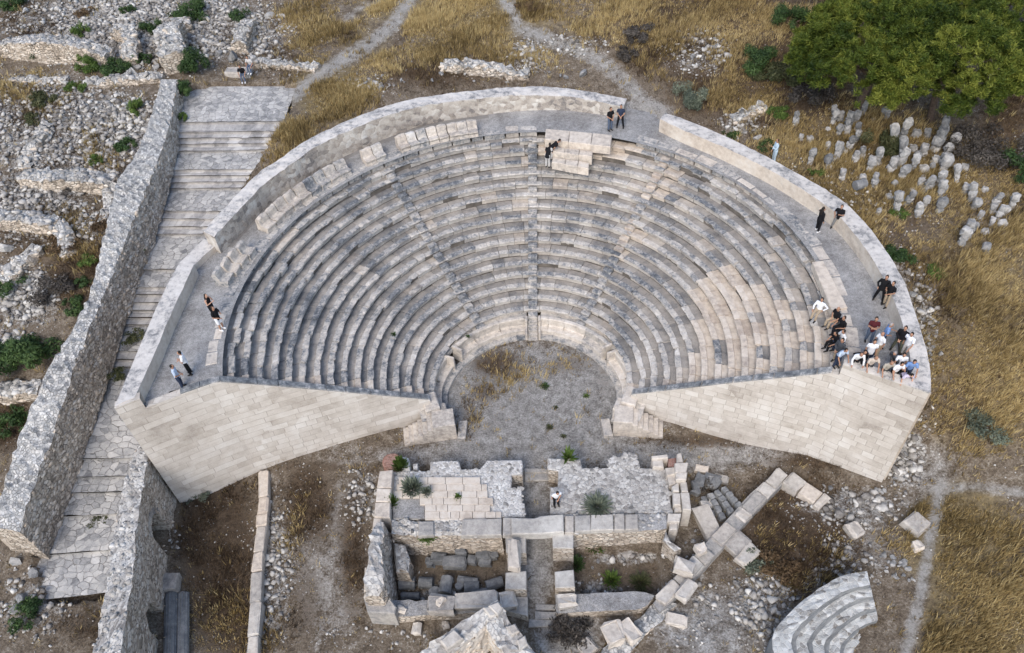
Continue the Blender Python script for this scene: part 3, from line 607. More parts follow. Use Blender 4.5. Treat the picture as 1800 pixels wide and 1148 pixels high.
# wing walls
def lerp2(pl, x):
    return np.interp(abs(x), [abs(p[0]) for p in pl], [p[1] for p in pl])
def wing_wall(pl, right):
    sg = 1 if right else -1; mb = MB(); xs = np.arange(5.9, abs(pl[-1][0]) + .001, .3); xs = np.r_[xs[:-1], abs(pl[-1][0])]
    X = [sg * x for x in xs]; xe = 15.42 if right else 15.8
    def topz(x):
        r = math.hypot(x, lerp2(pl, x)); z = ZA + DH * (r - RA) / DR + .05; return max(1.5, min(z, WALK + .06))
    P = [np.array([x, lerp2(pl, x), topz(x)]) for x in X]
    if not right: P = [p if abs(p[0]) < 18.75 else np.array([p[0], p[1], 8.93]) for p in P]
    if right: P = [p if abs(p[0]) < xe else np.array([p[0], p[1], 8.62 + .28 * min(1, (abs(p[0]) - 15.4) / 3.4)]) for p in P]
    i_cut = next(i for i, p in enumerate(P) if abs(p[0]) >= xe)
    parts = [(P[:i_cut + 1] if not right else P[:i_cut] + [np.array([sg * xe, lerp2(pl, xe), topz(xe)])], .45)]
    nrm = np.array([sg * .35, 1.0, 0]); nrm /= np.linalg.norm(nrm)
    zb = lambda p: min(gz(p[0], p[1] - .3), gz(p[0], p[1])) - .6
    # outer skin, one strip down the whole face
    s = 0; prev = None
    for i, p in enumerate(P):
        if prev is not None: s1 = s + np.linalg.norm((p - prev)[:2])
        if prev is not None:
            zt0, zt1 = prev[2], p[2]
            if right and abs(prev[0]) < xe <= abs(p[0]) or (not right and abs(prev[0]) < 18.75 <= abs(p[0])): zt1 = zt0
            n = 10; b0, b1 = zb(prev), zb(p)
            for q in range(n):
                za0, za1 = b0 + (zt0 - b0) * q / n, b0 + (zt0 - b0) * (q + 1) / n; zc0, zc1 = b1 + (zt1 - b1) * q / n, b1 + (zt1 - b1) * (q + 1) / n
                vs = [(prev[0], prev[1], za0), (p[0], p[1], zc0), (p[0], p[1], zc1), (prev[0], prev[1], za1)]
                if not right: vs = vs[::-1]; uv = [(s, za1), (s1, zc1), (s1, zc0), (s, za0)]
                else: uv = [(s, za0), (s1, zc0), (s1, zc1), (s, za1)]
                mb.add(vs, [(0, 1, 2, 3)], uv)
            s = s1
        prev = p
    # inner face and top
    for i in range(len(P) - 1):
        p, q = P[i], P[i + 1]
        if (right and abs(p[0]) < xe <= abs(q[0])) or (not right and abs(p[0]) < 18.75 <= abs(q[0])): q = np.array([q[0], q[1], p[2]])
        pi, qi = p + nrm * .42, q + nrm * .42
        mb.add([p, q, qi, pi], [(0, 1, 2, 3) if right else (3, 2, 1, 0)], None)
        mb.add([pi, qi, qi - np.array([0, 0, 1.2]), pi - np.array([0, 0, 1.2])], [(0, 1, 2, 3) if right else (3, 2, 1, 0)], None)
    if right:
        j = next(i for i, p in enumerate(P) if abs(p[0]) >= xe); a = P[j]; a = np.array([a[0], a[1], 8.62]); b = a - np.array([0, 0, .6])
        mb.add([b, a, a + nrm * .42, b + nrm * .42], [(0, 1, 2, 3)], None)
    w = mb.build('wing_wall', [M['wing']], theatre)
    # coping along the sloping top
    mb = MB(); i = 0
    while i < len(P) - 1:
        j = min(len(P) - 1, i + random.randint(3, 7))
        if right and abs(P[i][0]) < xe <= abs(P[j][0]): j = next(q for q, p in enumerate(P) if abs(p[0]) >= xe) - 1
        if j <= i: i += 1; continue
        a, b = P[i], P[j]; d = b - a; L = np.linalg.norm(d[:2]); t = random.uniform(.2, .6)
        if abs(a[0]) < xe - .2 if right else abs(b[0]) < 18.8:
            vs = []
            for e in (a + d * (.02 / L), b - d * (.02 / L)):
                for o, h in ((.03, 0), (.03, .07), (.05, .10), (.38, .10), (.40, .0)): vs.append(e + nrm * o + np.array([0, 0, h + random.gauss(0, .008)]))
            fs = [(q, q + 1, q + 6, q + 5) for q in range(4)] + [(0, 1, 2, 3, 4), (9, 8, 7, 6, 5)]
            if right: fs = [f[::-1] for f in fs]
            mb.add(vs, fs, None, t)
        i = j
    mb.build('wing_coping', [M['darkcoping']], theatre)
    if right:   # parapet coping where the spectators lean
        mb = MB(); top = [p for p in P if abs(p[0]) >= xe]
        wall(mb, [p + np.array([0, 0, .045]) - nrm * .01 for p in top], [p + nrm * .46 + np.array([0, 0, .045]) for p in top], [p[2] - .06 for p in top], .006, .4, 0, 2, 0, 0)
        mb.build('parapet_coping', [M['coping']], theatre)
wing_wall(LW, False); wing_wall(RW, True)

# stairs at the foot of each wing wall
def foot_stairs(right):
    sg = 1 if right else -1; mb = MB(); pl = RW if right else LW
    A0 = at(1165, 772, 0) if right else at(712, 785, 0); A1 = at(1075, 765, 0) if right else at(806, 770, 0)
    ax = (A1 - A0)[:2]; L = np.linalg.norm(ax); ax /= L; nn = np.array([-ax[1], ax[0]]) * (1 if not right else -1); rz = math.atan2(ax[1], ax[0])
    for i in range(7):
        d0 = .30 * i; d1 = L * .98 if i == 6 else d0 + .32
        c = A0[:2] + ax * (d0 + d1) / 2 + nn * .62
        rough_block(mb, (c[0], c[1], -.1), (d1 - d0, 1.24, .1 + .2 * (i + 1) * .97), rz, random.uniform(.45, .75), .55, .008, ch=.025)
    c = A0[:2] + ax * (L + .30) + nn * .42
    rough_block(mb, (c[0], c[1], -.1), (.55, 1.3, .34), rz + .2 * sg, .55, .2, .02)
    mb.build('wing_stair', [M['seat']], theatre)
    # pier that closes the podium at the wing
    mb = MB(); p = pl[0]; rough_block(mb, (p[0] + sg * .05, p[1] + .15, -.1), (.9, 1.3, 1.65), -.35 * sg, .6, .5, .01); rough_block(mb, (p[0] - sg * .55, p[1] - .25, -.1), (.75, 1.0, 1.3), -.35 * sg, .6, .4, .01)
    mb.build('podium_end', [M['seat']], theatre)
foot_stairs(False); foot_stairs(True)

# gravel walk around the top
OUT_L = [(195, 716), (230, 646), (260, 575), (290, 509), (316, 462), (357, 421), (392, 367), (426, 331), (452, 305), (497, 275), (541, 245), (601, 216), (667, 190), (740, 171), (833, 159), (917, 152), (1000, 155), (1102, 173)]
mb = MB(); N = 150; tR, tL = R(-20.0), R(201.5)
for i in range(N):
    a0, a1 = tR + (tL - tR) * i / N, tR + (tL - tR) * (i + 1) / N
    rs0 = np.linspace(16.3, 20.6, 9)
    for ra, rb in zip(rs0[:-1], rs0[1:]):
        P4 = [(*xyp(ra, a0), WALK), (*xyp(rb, a0), WALK), (*xyp(rb, a1), WALK), (*xyp(ra, a1), WALK)]
        if all(p[1] > wing_y(p[0]) + .05 for p in P4) and math.hypot(*np.mean(P4, 0)[:2]) < np.interp(math.degrees(a0) % 360, [0, 20, 45, 70, 90, 110, 135, 160, 180, 200, 340, 360], [19.2, 19, 18.7, 20.2, 19.3, 19.8, 20.0, 19.8, 19.9, 20.4, 19.2, 19.2]):
            mb.add(P4, [(0, 1, 2, 3)])
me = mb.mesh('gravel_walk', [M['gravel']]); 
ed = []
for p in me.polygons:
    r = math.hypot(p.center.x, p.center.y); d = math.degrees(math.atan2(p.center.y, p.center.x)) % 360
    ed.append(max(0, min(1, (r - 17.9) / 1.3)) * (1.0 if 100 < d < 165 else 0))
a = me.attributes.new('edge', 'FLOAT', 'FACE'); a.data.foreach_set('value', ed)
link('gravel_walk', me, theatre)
# worn slabs along the rim of the walk
mb = MB(); th = R(-16)
while th < R(196):
    e = th + random.uniform(.8, 1.5) / 16.6
    d = math.degrees(th)
    if 63 < d < 86: th = e; continue
    w = random.uniform(.35, .7); t = random.uniform(.35, .75); fr = random.uniform(.2, .7) if (d < 10 or d > 183) else (.5 if random.random() < .25 else 0)
    r0 = 16.55 + random.gauss(0, .03); zt = WALK + random.uniform(.0, .05); T = []
    for a in (th + .003, (th + e) / 2, e - .003): T.append(np.array([*xyp(r0, a), zt]))
    for a in (e - .003, (th + e) / 2, th + .003): T.append(np.array([*xyp(r0 + w, a), zt]))
    if all(p[1] > wing_y(p[0]) + .3 for p in T): mb = MB(); prism(mb, T, WALK - .5, tint=t, fresh=fr, bevel=.03, jit=.015 if not fr else .004); mb.build('rim_slab', [M['seat']], theatre)
    th = e
mb = MB()
for q, z, zb_ in (([(960, 226), (1076, 237), (1073, 258), (957, 245)], WALK + .30, WALK - .3), ([(966, 256), (1042, 266), (1040, 275), (964, 265)], WALK - .12, WALK - .8), ([(972, 276), (1036, 286), (1034, 296), (970, 285)], WALK - .52, WALK - 1.1)):
    for t0, t1 in ((0, .36), (.365, .7), (.705, 1)):
        A_, B_, C_, D_ = [np.array(v, float) for v in q]; prism(mb, pxl([A_ + (B_ - A_) * t0, A_ + (B_ - A_) * t1, D_ + (C_ - D_) * t1, D_ + (C_ - D_) * t0], z), zb_, tint=random.uniform(.5, .8), fresh=random.uniform(.55, .9), bevel=.04, jit=.01)
mb.build('replaced_seat', [M['seat']], theatre)
mb = MB()
T = pxl([(1428, 460), (1447, 458), (1490, 540), (1462, 545)], WALK + .16); prism(mb, T, WALK - .3, tint=.6, fresh=1, bevel=.03); mb.build('rim_step', [M['seat']], theatre)

# ------------------------------------------------------------------ parapets round the walk
def edge_wall(name, label, outer, inner, z, zb, mats, jit, step=.4, cat='wall', nt=3, smooth_n=5):
    o = catmull(pxl(outer, z), smooth_n); i = catmull(pxl(inner, z), smooth_n)
    zz = [zb(p) if callable(zb) else zb for p in o]
    mb = MB(); wall(mb, o, i, zz, jit, step, 0, nt); ob = mb.build(name, mats); return tagit(ob, label, cat)
edge_wall('curved_parapet', 'smooth cream parapet with lichen spotted top, curving round the right of the walk', [(1170, 198), (1210, 212), (1274, 239), (1332, 267), (1384, 295), (1433, 322), (1484, 355), (1522, 393), (1552, 432), (1575, 468), (1597, 513), (1620, 585), (1634, 640), (1637, 692)],
          [(1160, 209), (1200, 228), (1260, 253), (1315, 279), (1365, 305), (1410, 333), (1459, 366), (1494, 401), (1522, 437), (1545, 474), (1565, 513), (1586, 567), (1600, 625), (1604, 672)], [9.06] * 11 + [9.0, 8.85, 8.7], lambda p: min(7.9, gz(p[0], p[1]) - 1.0), [M['cream'], M['coping']], .012)
edge_wall('rubble_parapet', 'tall mortared rubble parapet curving round the back and upper left of the walk', [(357, 407), (392, 367), (426, 331), (452, 305), (497, 275), (541, 245), (601, 216), (667, 190), (740, 171), (833, 159), (917, 152), (1000, 155), (1102, 173)],
          [(376, 416), (410, 379), (440, 347), (470, 318), (512, 288), (556, 257), (614, 229), (677, 204), (747, 185), (833, 174), (915, 167), (1000, 170), (1096, 187)], [9.4, 9.5, 9.55, 9.6, 9.7, 9.75, 9.8, 9.75, 9.6, 9.45, 9.35, 9.2, 9.0], lambda p: min(7.9, gz(p[0], p[1]) - 1.2), [M['pwall'], M['coping']], .022, .35)
edge_wall('low_parapet', 'low pale stone ledge joining the rubble parapet to the thick smooth parapet', [(358, 420), (337, 441), (315, 462)], [(384, 427), (362, 446), (341, 466)], 8.5, 4.0, [M['cream'], M['coping']], .006)
edge_wall('straight_parapet', 'thick smooth parapet with mottled grey top between stepped street and walk', [(315, 462), (290, 509), (260, 575), (230, 646), (201, 715)], [(341, 464), (319, 512), (297, 560), (270, 625), (236, 699)], [8.95] * 5, lambda p: gz(p[0], p[1]) - 1.5, [M['cream'], M['coping']], .008)

# ------------------------------------------------------------------ rubble, streets and ruins
street = MB()
ST = [((322, 152), (524, 152), 8.42, .0), ((304, 215), (498, 213), 8.30, .17), ((302, 232), (490, 230), 8.10, .17), ((300, 243), (483, 241), 7.92, .17), ((298, 254), (477, 251), 7.74, .17), ((296, 266), (470, 263), 7.57, .17), ((290, 298), (447, 297), 7.32, .16), ((288, 309), (438, 308), 7.14, .16), ((286, 320), (432, 319), 6.97, .16), ((283, 331), (424, 330), 6.8, .16), ((270, 370), (395, 371), 6.55, .16), ((268, 384), (384, 384), 6.38, .16), ((265, 397), (374, 398), 6.2, .16), ((261, 411), (362, 411), 6.04, .16), ((240, 472), (322, 474), 5.75, .16), ((231, 504), (302, 504), 5.5, .16), ((228, 517), (296, 517), 5.33, .16), ((224, 531), (290, 531), 5.16, .16), ((220, 545), (284, 545), 5.0, .16), ((215, 558), (278, 558), 4.83, .16), ((211, 570), (272, 570), 4.67, .16), ((202, 616), (252, 617), 4.4, .16), ((199, 631), (245, 632), 4.23, .16), ((196, 644), (239, 645), 4.06, .16), ((190, 666), (230, 667), 3.9, .1), ((136, 806), (232, 804), 3.2, .2), ((128, 838), (212, 836), 2.95, .2), ((120, 866), (206, 864), 2.72, .2), ((106, 907), (202, 902), 2.45, .2), ((90, 974), (188, 966), 2.15, .2), ((88, 1056), (186, 1040), 1.9, .0)]
sv = 0
for (l0, r0, z0, h0), (l1, r1, z1, h1) in zip(ST[:-1], ST[1:]):
    a, b = at(*l0, z0), at(*r0, z0); c, d = at(*l1, z1), at(*r1, z1)
    ex = (b - a); ex[2] = 0; ex /= np.linalg.norm(ex); si = ST.index((l0, r0, z0, h0)); el, er_ = (1.7, (0.0 if si < 10 else 1.3)); a = a - ex * el; c = c - ex * el; b = b + ex * er_; d = d + ex * er_
    a2, b2 = a - np.array([0, 0, h0]), b - np.array([0, 0, h0]); n = max(3, int(np.linalg.norm((b - a)[:2]) / .7))
    ln = np.linalg.norm((c - a2)[:2]); m = max(1, int(ln / .8)); grid = []
    for j in range(m + 1):
        row = []
        for i in range(n + 1):
            p = a2 + (b2 - a2) * i / n; q = c + (d - c) * i / n; w = p + (q - p) * j / m
            row.append(w + np.array([0, 0, random.gauss(0, .012) if 0 < j else 0]) + np.array([random.gauss(0, .02), random.gauss(0, .018) if j == m else 0, 0]))
        grid.append(row)
    W_ = np.linalg.norm((b - a)[:2])
    for i in range(n):
        tt = random.uniform(.35, .65); smi = 0 if 0 < si < 24 else 1; smt = 1 if smi or ln > 1.1 else 0
        if h0:
            p, q = prev[i] if 'prev' in globals() and prev is not None and len(prev) == n + 1 else a + (b - a) * i / n, prev[i + 1] if 'prev' in globals() and prev is not None and len(prev) == n + 1 else a + (b - a) * (i + 1) / n
            street.add([p + np.array([0, -.05, -.0]), q + np.array([0, -.05, -.0]), grid[0][i + 1] + np.array([0, 0, -.02]), grid[0][i] + np.array([0, 0, -.02])], [(3, 2, 1, 0)], [(W_ * i / n, sv), (W_ * (i + 1) / n, sv), (W_ * (i + 1) / n, sv + h0), (W_ * i / n, sv + h0)], tt - .12, 0, smi)
        for j in range(m):
            street.add([grid[j][i], grid[j][i + 1], grid[j + 1][i + 1], grid[j + 1][i]], [(3, 2, 1, 0)], [(W_ * i / n, sv + ln * j / m), (W_ * (i + 1) / n, sv + ln * j / m), (W_ * (i + 1) / n, sv + ln * (j + 1) / m), (W_ * i / n, sv + ln * (j + 1) / m)], tt, 0, smt)
    sv += ln + h0; prev = None
tagit(street.build('stepped_street', [M['steps'], M['paving']]), kind='structure')

def px_wall(name, label, left, right, zt, zb, mats, jit=.05, step=.32, nt=4, batter=0.0, cat='ruined wall'):
    L, Rr = pxl(left, zt), pxl(right, zt); mb = MB()
    wall(mb, L, Rr, zb, jit, step, batter, nt); ob = mb.build(name, mats); return tagit(ob, label, cat)
rub = [M['rubble'], M['rubbletop']]
px_wall('retaining_wall', 'long dry rubble retaining wall climbing along the left side of the stepped street', [(284, 138), (264, 205), (244, 260), (206, 316), (189, 385), (157, 516), (120, 590), (82, 650), (33, 766), (2, 866), (-24, 925)],
        [(312, 140), (298, 215), (284, 262), (261, 322), (236, 383), (182, 516), (152, 590), (128, 650), (92, 766), (54, 866), (34, 934)], [9.7, 9.4, 9.2, 8.9, 8.5, 7.6, 7.3, 7.0, 6.0, 5.3, 4.9], [8, 7.6, 7.3, 6.6, 5.8, 4.8, 4.2, 3.8, 2.8, 2.1, 1.6], rub, .055, .3, 5, .12)
px_wall('arched_wall', 'thick rubble wall with brick arches between the lower street and the sunken court', [(243, 782), (222, 830), (206, 900), (196, 960), (188, 1020), (176, 1085), (160, 1160), (150, 1200)],
        [(262, 785), (252, 840), (246, 880), (240, 935), (236, 985), (228, 1040), (220, 1090), (206, 1200)], [4.3, 4.3, 4.25, 4.2, 4.2, 4.1, 4.1, 4.1], [-.6] * 8, [M['rubble'], M['mortared']], .045, .3, 4, .1)

# ------------------------------------------------------------------ stage building in front of the orchestra
stage = thing('stage_building', 'ruined stage building with two walled rooms and a central passage in front of the orchestra', 'ruin', tuple(at(935, 940, 0)))
stage.location.z = 0
def part(mb, name, mats, par=stage):
    o = mb.build(name, mats, None); o.parent = par; o.matrix_parent_inverse = Matrix.Translation(-Vector(par.location)); return o
def o8(pts, ox, oy, s): return [(ox + p[0] / s, oy + p[1] / s) for p in pts]
C5 = lambda *p: o8(p, 640, 780, 6.0)
C6 = lambda *p: o8(p, 940, 780, 6.0)
C7 = lambda *p: o8(p, 620, 940, 5.294)
C8 = lambda *p: o8(p, 940, 920, 5.035)
def densify(pts, step, jit):
    out = []; n = len(pts)
    for i in range(n):
        a, b = np.array(pts[i], float), np.array(pts[(i + 1) % n], float); m = max(1, int(np.linalg.norm(b - a) / step))
        for k in range(m): out.append(tuple(a + (b - a) * k / m + rng.normal(0, jit, 2)))
    return out
FL = -.80
mb = MB()
T = densify(C5((300, 290), (450, 285), (690, 285), (700, 195), (800, 175), (1000, 180), (1020, 270), (1220, 260), (1300, 175), (1668, 165), (1670, 320), (1555, 330), (1555, 460), (1665, 465), (1668, 620), (1698, 622), (1695, 770), (300, 800)), 5, .45)
prism(mb, pxl(T, 1.30), FL - .3, mt=1, bevel=.06); part(mb, 'rubble_platform', [M['rubble'], M['whitemortar']])
mb = MB()
rows_ = [(365, 1226, 352, 424), (345, 1298, 426, 496), (305, 1304, 498, 568), (585, 1362, 570, 640), (640, 1330, 642, 712), (640, 1450, 714, 784), (640, 1290, 786, 802)]
for x0, x1, y0, y1 in rows_:
    x = x0
    while x < x1 - 20:
        e = min(x1, x + random.uniform(95, 200)); e = x1 if x1 - e < 50 else e
        prism(mb, pxl(C5((x + 2, y0), (e - 2, y0), (e - 2, y1), (x + 2, y1)), 1.46 + random.uniform(-.01, .012)), 1.2, tint=random.uniform(.35, .7), fresh=1, bevel=.015); x = e
part(mb, 'paved_floor', [M['cream']])
mb = MB(); prism(mb, pxl(C5((330, 590), (585, 580), (590, 650), (640, 660), (640, 790), (310, 780)), 1.36), 1.1, tint=.5, bevel=.02); part(mb, 'mortar_floor', [M['gravel']])
mb = MB()
T = densify(C6((128, 145), (480, 165), (500, 250), (770, 250), (790, 150), (900, 145), (940, 180), (960, 110), (1080, 110), (1100, 250), (1400, 260), (1450, 730), (160, 745), (158, 460), (245, 450), (245, 290), (140, 270)), 5, .45)
prism(mb, pxl(T, 1.30), FL - .3, mt=1, bevel=.06); part(mb, 'rubble_platform', [M['rubble'], M['mortared']])
# west wall: dressed blocks, then the high rubble core, then the corner pier
mb = MB()
for q, z in ((C5((155, 285), (300, 270), (292, 465), (130, 462)), 1.95), (C5((130, 468), (292, 470), (285, 612), (118, 612)), 1.92), (C5((116, 618), (272, 615), (270, 780), (100, 770)), 1.85), (C5((100, 775), (185, 778), (160, 945), (84, 940)), 1.75), (C7((112, 300), (165, 300), (160, 520), (100, 520)), 1.9)):
    mb = MB(); prism(mb, pxl(q, z), FL - .3, tint=random.uniform(.5, .8), fresh=.75, bevel=.05, jit=.02); part(mb, 'wall_block', [M['block']])
mb = MB()
L = pxl(C7((215, -120), (170, 10), (140, 190), (120, 330), (105, 480), (120, 570)), [2.2, 2.7, 2.8, 2.8, 2.7, 2.4]); Rr = pxl(C7((300, -110), (275, 10), (262, 190), (275, 330), (290, 480), (250, 570)), [2.2, 2.7, 2.8, 2.8, 2.7, 2.4])
wall(mb, L, Rr, FL - .3, .075, .28, .22, 4); part(mb, 'rubble_wall', [M['rubble'], M['mortared']])
mb = MB()
L = pxl(C5((290, 800), (570, 812), (1450, 790)), [1.42] * 3); Rr = pxl(C5((290, 950), (570, 968), (1450, 962)), [1.42] * 3)
wall(mb, L, Rr, FL - .3, .035, .3, 0, 4); part(mb, 'cross_wall', [M['rubble'], M['mortared']])
mb = MB()
L = pxl(C6((190, 748), (1390, 742)), [1.40] * 2); Rr = pxl(C6((190, 938), (1390, 905)), [1.40] * 2)
wall(mb, L, Rr, FL - .3, .02, .35, 0, 3); part(mb, 'cross_wall', [M['rubble'], M['gravel']])
mb = MB()
for q, z, t, fr in ((C5((572, 812), (735, 815), (735, 965), (572, 975)), 1.56, .5, 0), (C5((1040, 795), (1448, 788), (1450, 962), (1020, 970)), 1.62, .55, .1), (C5((1460, 776), (1552, 774), (1552, 962), (1462, 966)), 1.58, .6, .1),
                    (C6((318, 757), (412, 757), (412, 935), (318, 935)), 1.58, .55, .3), (C6((418, 755), (590, 745), (590, 918), (418, 922)), 1.58, .5, .0), (C6((595, 745), (828, 742), (830, 910), (594, 916)), 1.6, .75, .1), (C6((842, 737), (948, 735), (948, 908), (842, 908)), 1.58, .5, .2), (C6((952, 735), (1086, 735), (1096, 905), (952, 906)), 1.58, .45, .2)):
    mb = MB(); prism(mb, pxl(q, z), 1.25, tint=t, fresh=fr, bevel=.05, jit=.015); part(mb, 'wall_slab', [M['block']])
mb = MB(); prism(mb, pxl([(898, 909), (912, 910), (940, 910), (950, 906), (972, 905), (991, 904), (991, 935), (950, 939), (899, 939)], 1.68), 1.12, tint=.85, bevel=.06, jit=.02); part(mb, 'lintel', [M['block']])
# piers along the passage and south walls
mb = MB()
for q, z in ((C7((1420, -5), (1612, -5), (1612, 170), (1425, 170)), 1.3), (C7((1420, 345), (1614, 335), (1618, 508), (1420, 505)), 1.3), (C7((1435, 575), (1628, 570), (1632, 760), (1430, 700)), .55)):
    mb = MB(); prism(mb, pxl(q, z), FL - .3, mt=1, tint=.6, bevel=.05, jit=.015); part(mb, 'pier', [M['rubble'], M['block']])
mb = MB()
for q, z in ((C8((150, 95), (340, 90), (343, 225), (160, 215)), 1.35), (C8((172, 420), (342, 405), (352, 565), (178, 568)), 1.3)):
    mb = MB(); prism(mb, pxl(q, z), FL - .3, mt=1, tint=.7, bevel=.05, jit=.015); part(mb, 'pier', [M['rubble'], M['block']])
mb = MB(); L = pxl(C8((182, 630), (350, 625), (950, 600), (1060, 640)), .55); Rr = pxl(C8((190, 795), (500, 780), (930, 760), (1000, 720)), .55)
wall(mb, L, Rr, FL - .3, .015, .4, 0, 3); part(mb, 'south_wall', [M['rubble'], M['gravel']])
mb = MB(); L = pxl(C7((330, 610), (700, 605), (1430, 590)), .6); Rr = pxl(C7((345, 770), (700, 745), (1430, 720)), .6)
wall(mb, L, Rr, FL - .3, .03, .35, 0, 3); part(mb, 'south_wall', [M['rubble'], M['gravel']])
mb = MB(); prism(mb, pxl(C7((105, 580), (330, 570), (385, 680), (385, 730), (130, 720)), 1.3), FL - .4, tint=.45, bevel=.06, jit=.03)
prism(mb, pxl(C7((120, 500), (240, 500), (240, 580), (110, 585)), 1.9), FL, tint=.7, fresh=.3, bevel=.05, jit=.02); part(mb, 'corner_pier', [M['block']])
mb = MB(); prism(mb, pxl(C7((375, 60), (490, 80), (525, 200), (520, 340), (400, 340)), .9), FL - .3, mt=1, tint=.4, bevel=.15, jit=.03); part(mb, 'buttress', [M['rubble'], M['mortared']])
# north side: brick base, ragged piers, niche block
mb = MB(); T = [np.array([*(at(688, 809, .8)[:2] + np.array([math.cos(a), math.sin(a)]) * .55), .8 + .02 * math.sin(3 * a)]) for a in np.linspace(0, 6.28, 15)[:-1]]
prism(mb, T, -.2, tint=.5, bevel=.08, jit=.01); part(mb, 'brick_column_stump', [M['brick']])
mb = MB(); prism(mb, pxl(C5((385, 130), (470, 140), (490, 285), (400, 300)), 1.2), -.2, tint=.8, bevel=.06, jit=.03); prism(mb, pxl(C5((510, 215), (560, 210), (570, 275), (515, 275)), 1.0), -.2, tint=.6, bevel=.05, jit=.03); part(mb, 'pier_stub', [M['whitemortar']])
mb = MB()
for q, z, t in ((C6((1235, 125), (1400, 105), (1400, 150), (1240, 160)), 1.75, .8), (C6((1500, 100), (1555, 98), (1568, 200), (1500, 205)), 1.8, .7), (C6((1240, 165), (1350, 160), (1350, 245), (1245, 245)), 1.6, .7), (C6((1480, 205), (1610, 200), (1600, 300), (1485, 300)), 2.0, .75), (C6((1490, 300), (1610, 300), (1600, 378), (1490, 375)), 2.0, .7), (C6((1385, 255), (1490, 250), (1490, 320), (1400, 330)), 1.7, .6), (C6((1395, 320), (1480, 318), (1490, 420), (1415, 430)), 1.6, .5)):
    mb = MB(); prism(mb, pxl(q, z), -.3, tint=t, fresh=.5, bevel=.05, jit=.025); part(mb, 'niche_block', [M['block']])
mb = MB(); prism(mb, pxl(C6((1400, 155), (1495, 150), (1495, 240), (1405, 245)), 1.5), -.2, tint=.4, bevel=.05, jit=.02); part(mb, 'brick_infill', [M['brick']])
mb = MB()
for q, z in ((C6((1435, 440), (1520, 400), (1530, 505), (1450, 505)), 1.7), (C6((1530, 395), (1610, 395), (1620, 505), (1540, 505)), 1.75), (C6((1460, 515), (1530, 515), (1530, 635), (1465, 635)), 1.65), (C6((1538, 515), (1630, 515), (1660, 690), (1560, 695)), 1.7), (C6((1480, 640), (1545, 640), (1550, 715), (1475, 720)), 1.4), (C6((1400, 735), (1550, 730), (1530, 810), (1405, 825)), 1.5), (C6((1420, 830), (1510, 830), (1500, 905), (1415, 905)), 1.3)):
    mb = MB(); prism(mb, pxl(q, z), -.3, tint=random.uniform(.5, .8), fresh=.35, bevel=.05, jit=.03); part(mb, 'east_wall_block', [M['block']])
mb2 = MB(); prism(mb2, pxl(C8((1160, 60), (1200, 150), (1290, 215), (1240, 240), (1150, 150)), 1.3), -.4, mt=1, bevel=.06, jit=.04); part(mb2, 'rubble_end', [M['rubble'], M['mortared']])
mb = MB()
for q, z in ((C5((1690, 262), (2060, 258), (2060, 300), (1690, 304)), .22), (C5((1690, 306), (2055, 306), (2055, 385), (1692, 390)), .10), (C7((1700, 640), (1990, 650), (1990, 700), (1700, 705)), -.02), (C7((1690, 712), (1990, 720), (1990, 780), (1690, 785)), .08), (C7((1640, 790), (2010, 800), (2010, 850), (1640, 852)), .0)):
    mb = MB(); prism(mb, pxl(q, z), -.5, tint=.5, bevel=.04, jit=.015); part(mb, 'threshold_slab', [M['block']])

# ------------------------------------------------------------------ the broken angle of wall in the foreground
ang = thing('broken_corner_wall', 'roofless corner of two pale broken walls meeting at a point in the bottom foreground', 'ruined wall', tuple(at(900, 1140, 0))); ang.location.z = 0
mb = MB()
L = pxl(C7((1350, 592), (1200, 690), (1010, 820), (810, 965), (690, 1030), (560, 1180)), [3.2, 3.1, 3.0, 2.9, 2.75, 2.6]); Rr = pxl(C7((1330, 800), (1240, 835), (1140, 930), (1030, 1010), (900, 1130), (780, 1290)), [3.2, 3.1, 3.0, 2.9, 2.75, 2.6])
wall(mb, L, Rr, -.4, .06, .3, 0, 4); part(mb, 'wall', [M['wing'], M['mortared']], ang)
mb = MB()
L = pxl(C7((1240, 850), (1330, 1000), (1440, 1140), (1520, 1250)), [3.15, 3.0, 2.9, 2.8]); Rr = pxl(C7((1360, 600), (1450, 790), (1600, 960), (1760, 1200)), [3.15, 3.0, 2.9, 2.8])
wall(mb, L, Rr, -.4, .06, .3, 0, 4); part(mb, 'wall', [M['wing'], M['mortared']], ang)
mb = MB()
for q, z in ((C7((815, 960), (950, 860), (1030, 950), (880, 1060)), 3.25), (C7((1430, 850), (1510, 820), (1560, 900), (1500, 930)), 3.1), (C7((1510, 980), (1600, 930), (1650, 1020), (1560, 1070)), 3.1), (C7((1210, 690), (1290, 660), (1350, 740), (1270, 770)), 3.3), (C7((1285, 650), (1360, 595), (1420, 690), (1350, 740)), 3.35)):
    prism(mb, pxl(q, z), 2.6, tint=random.uniform(.6, .85), fresh=.3, bevel=.08, jit=.05); part(mb, 'wall_head_stone', [M['block']], ang); mb = MB()

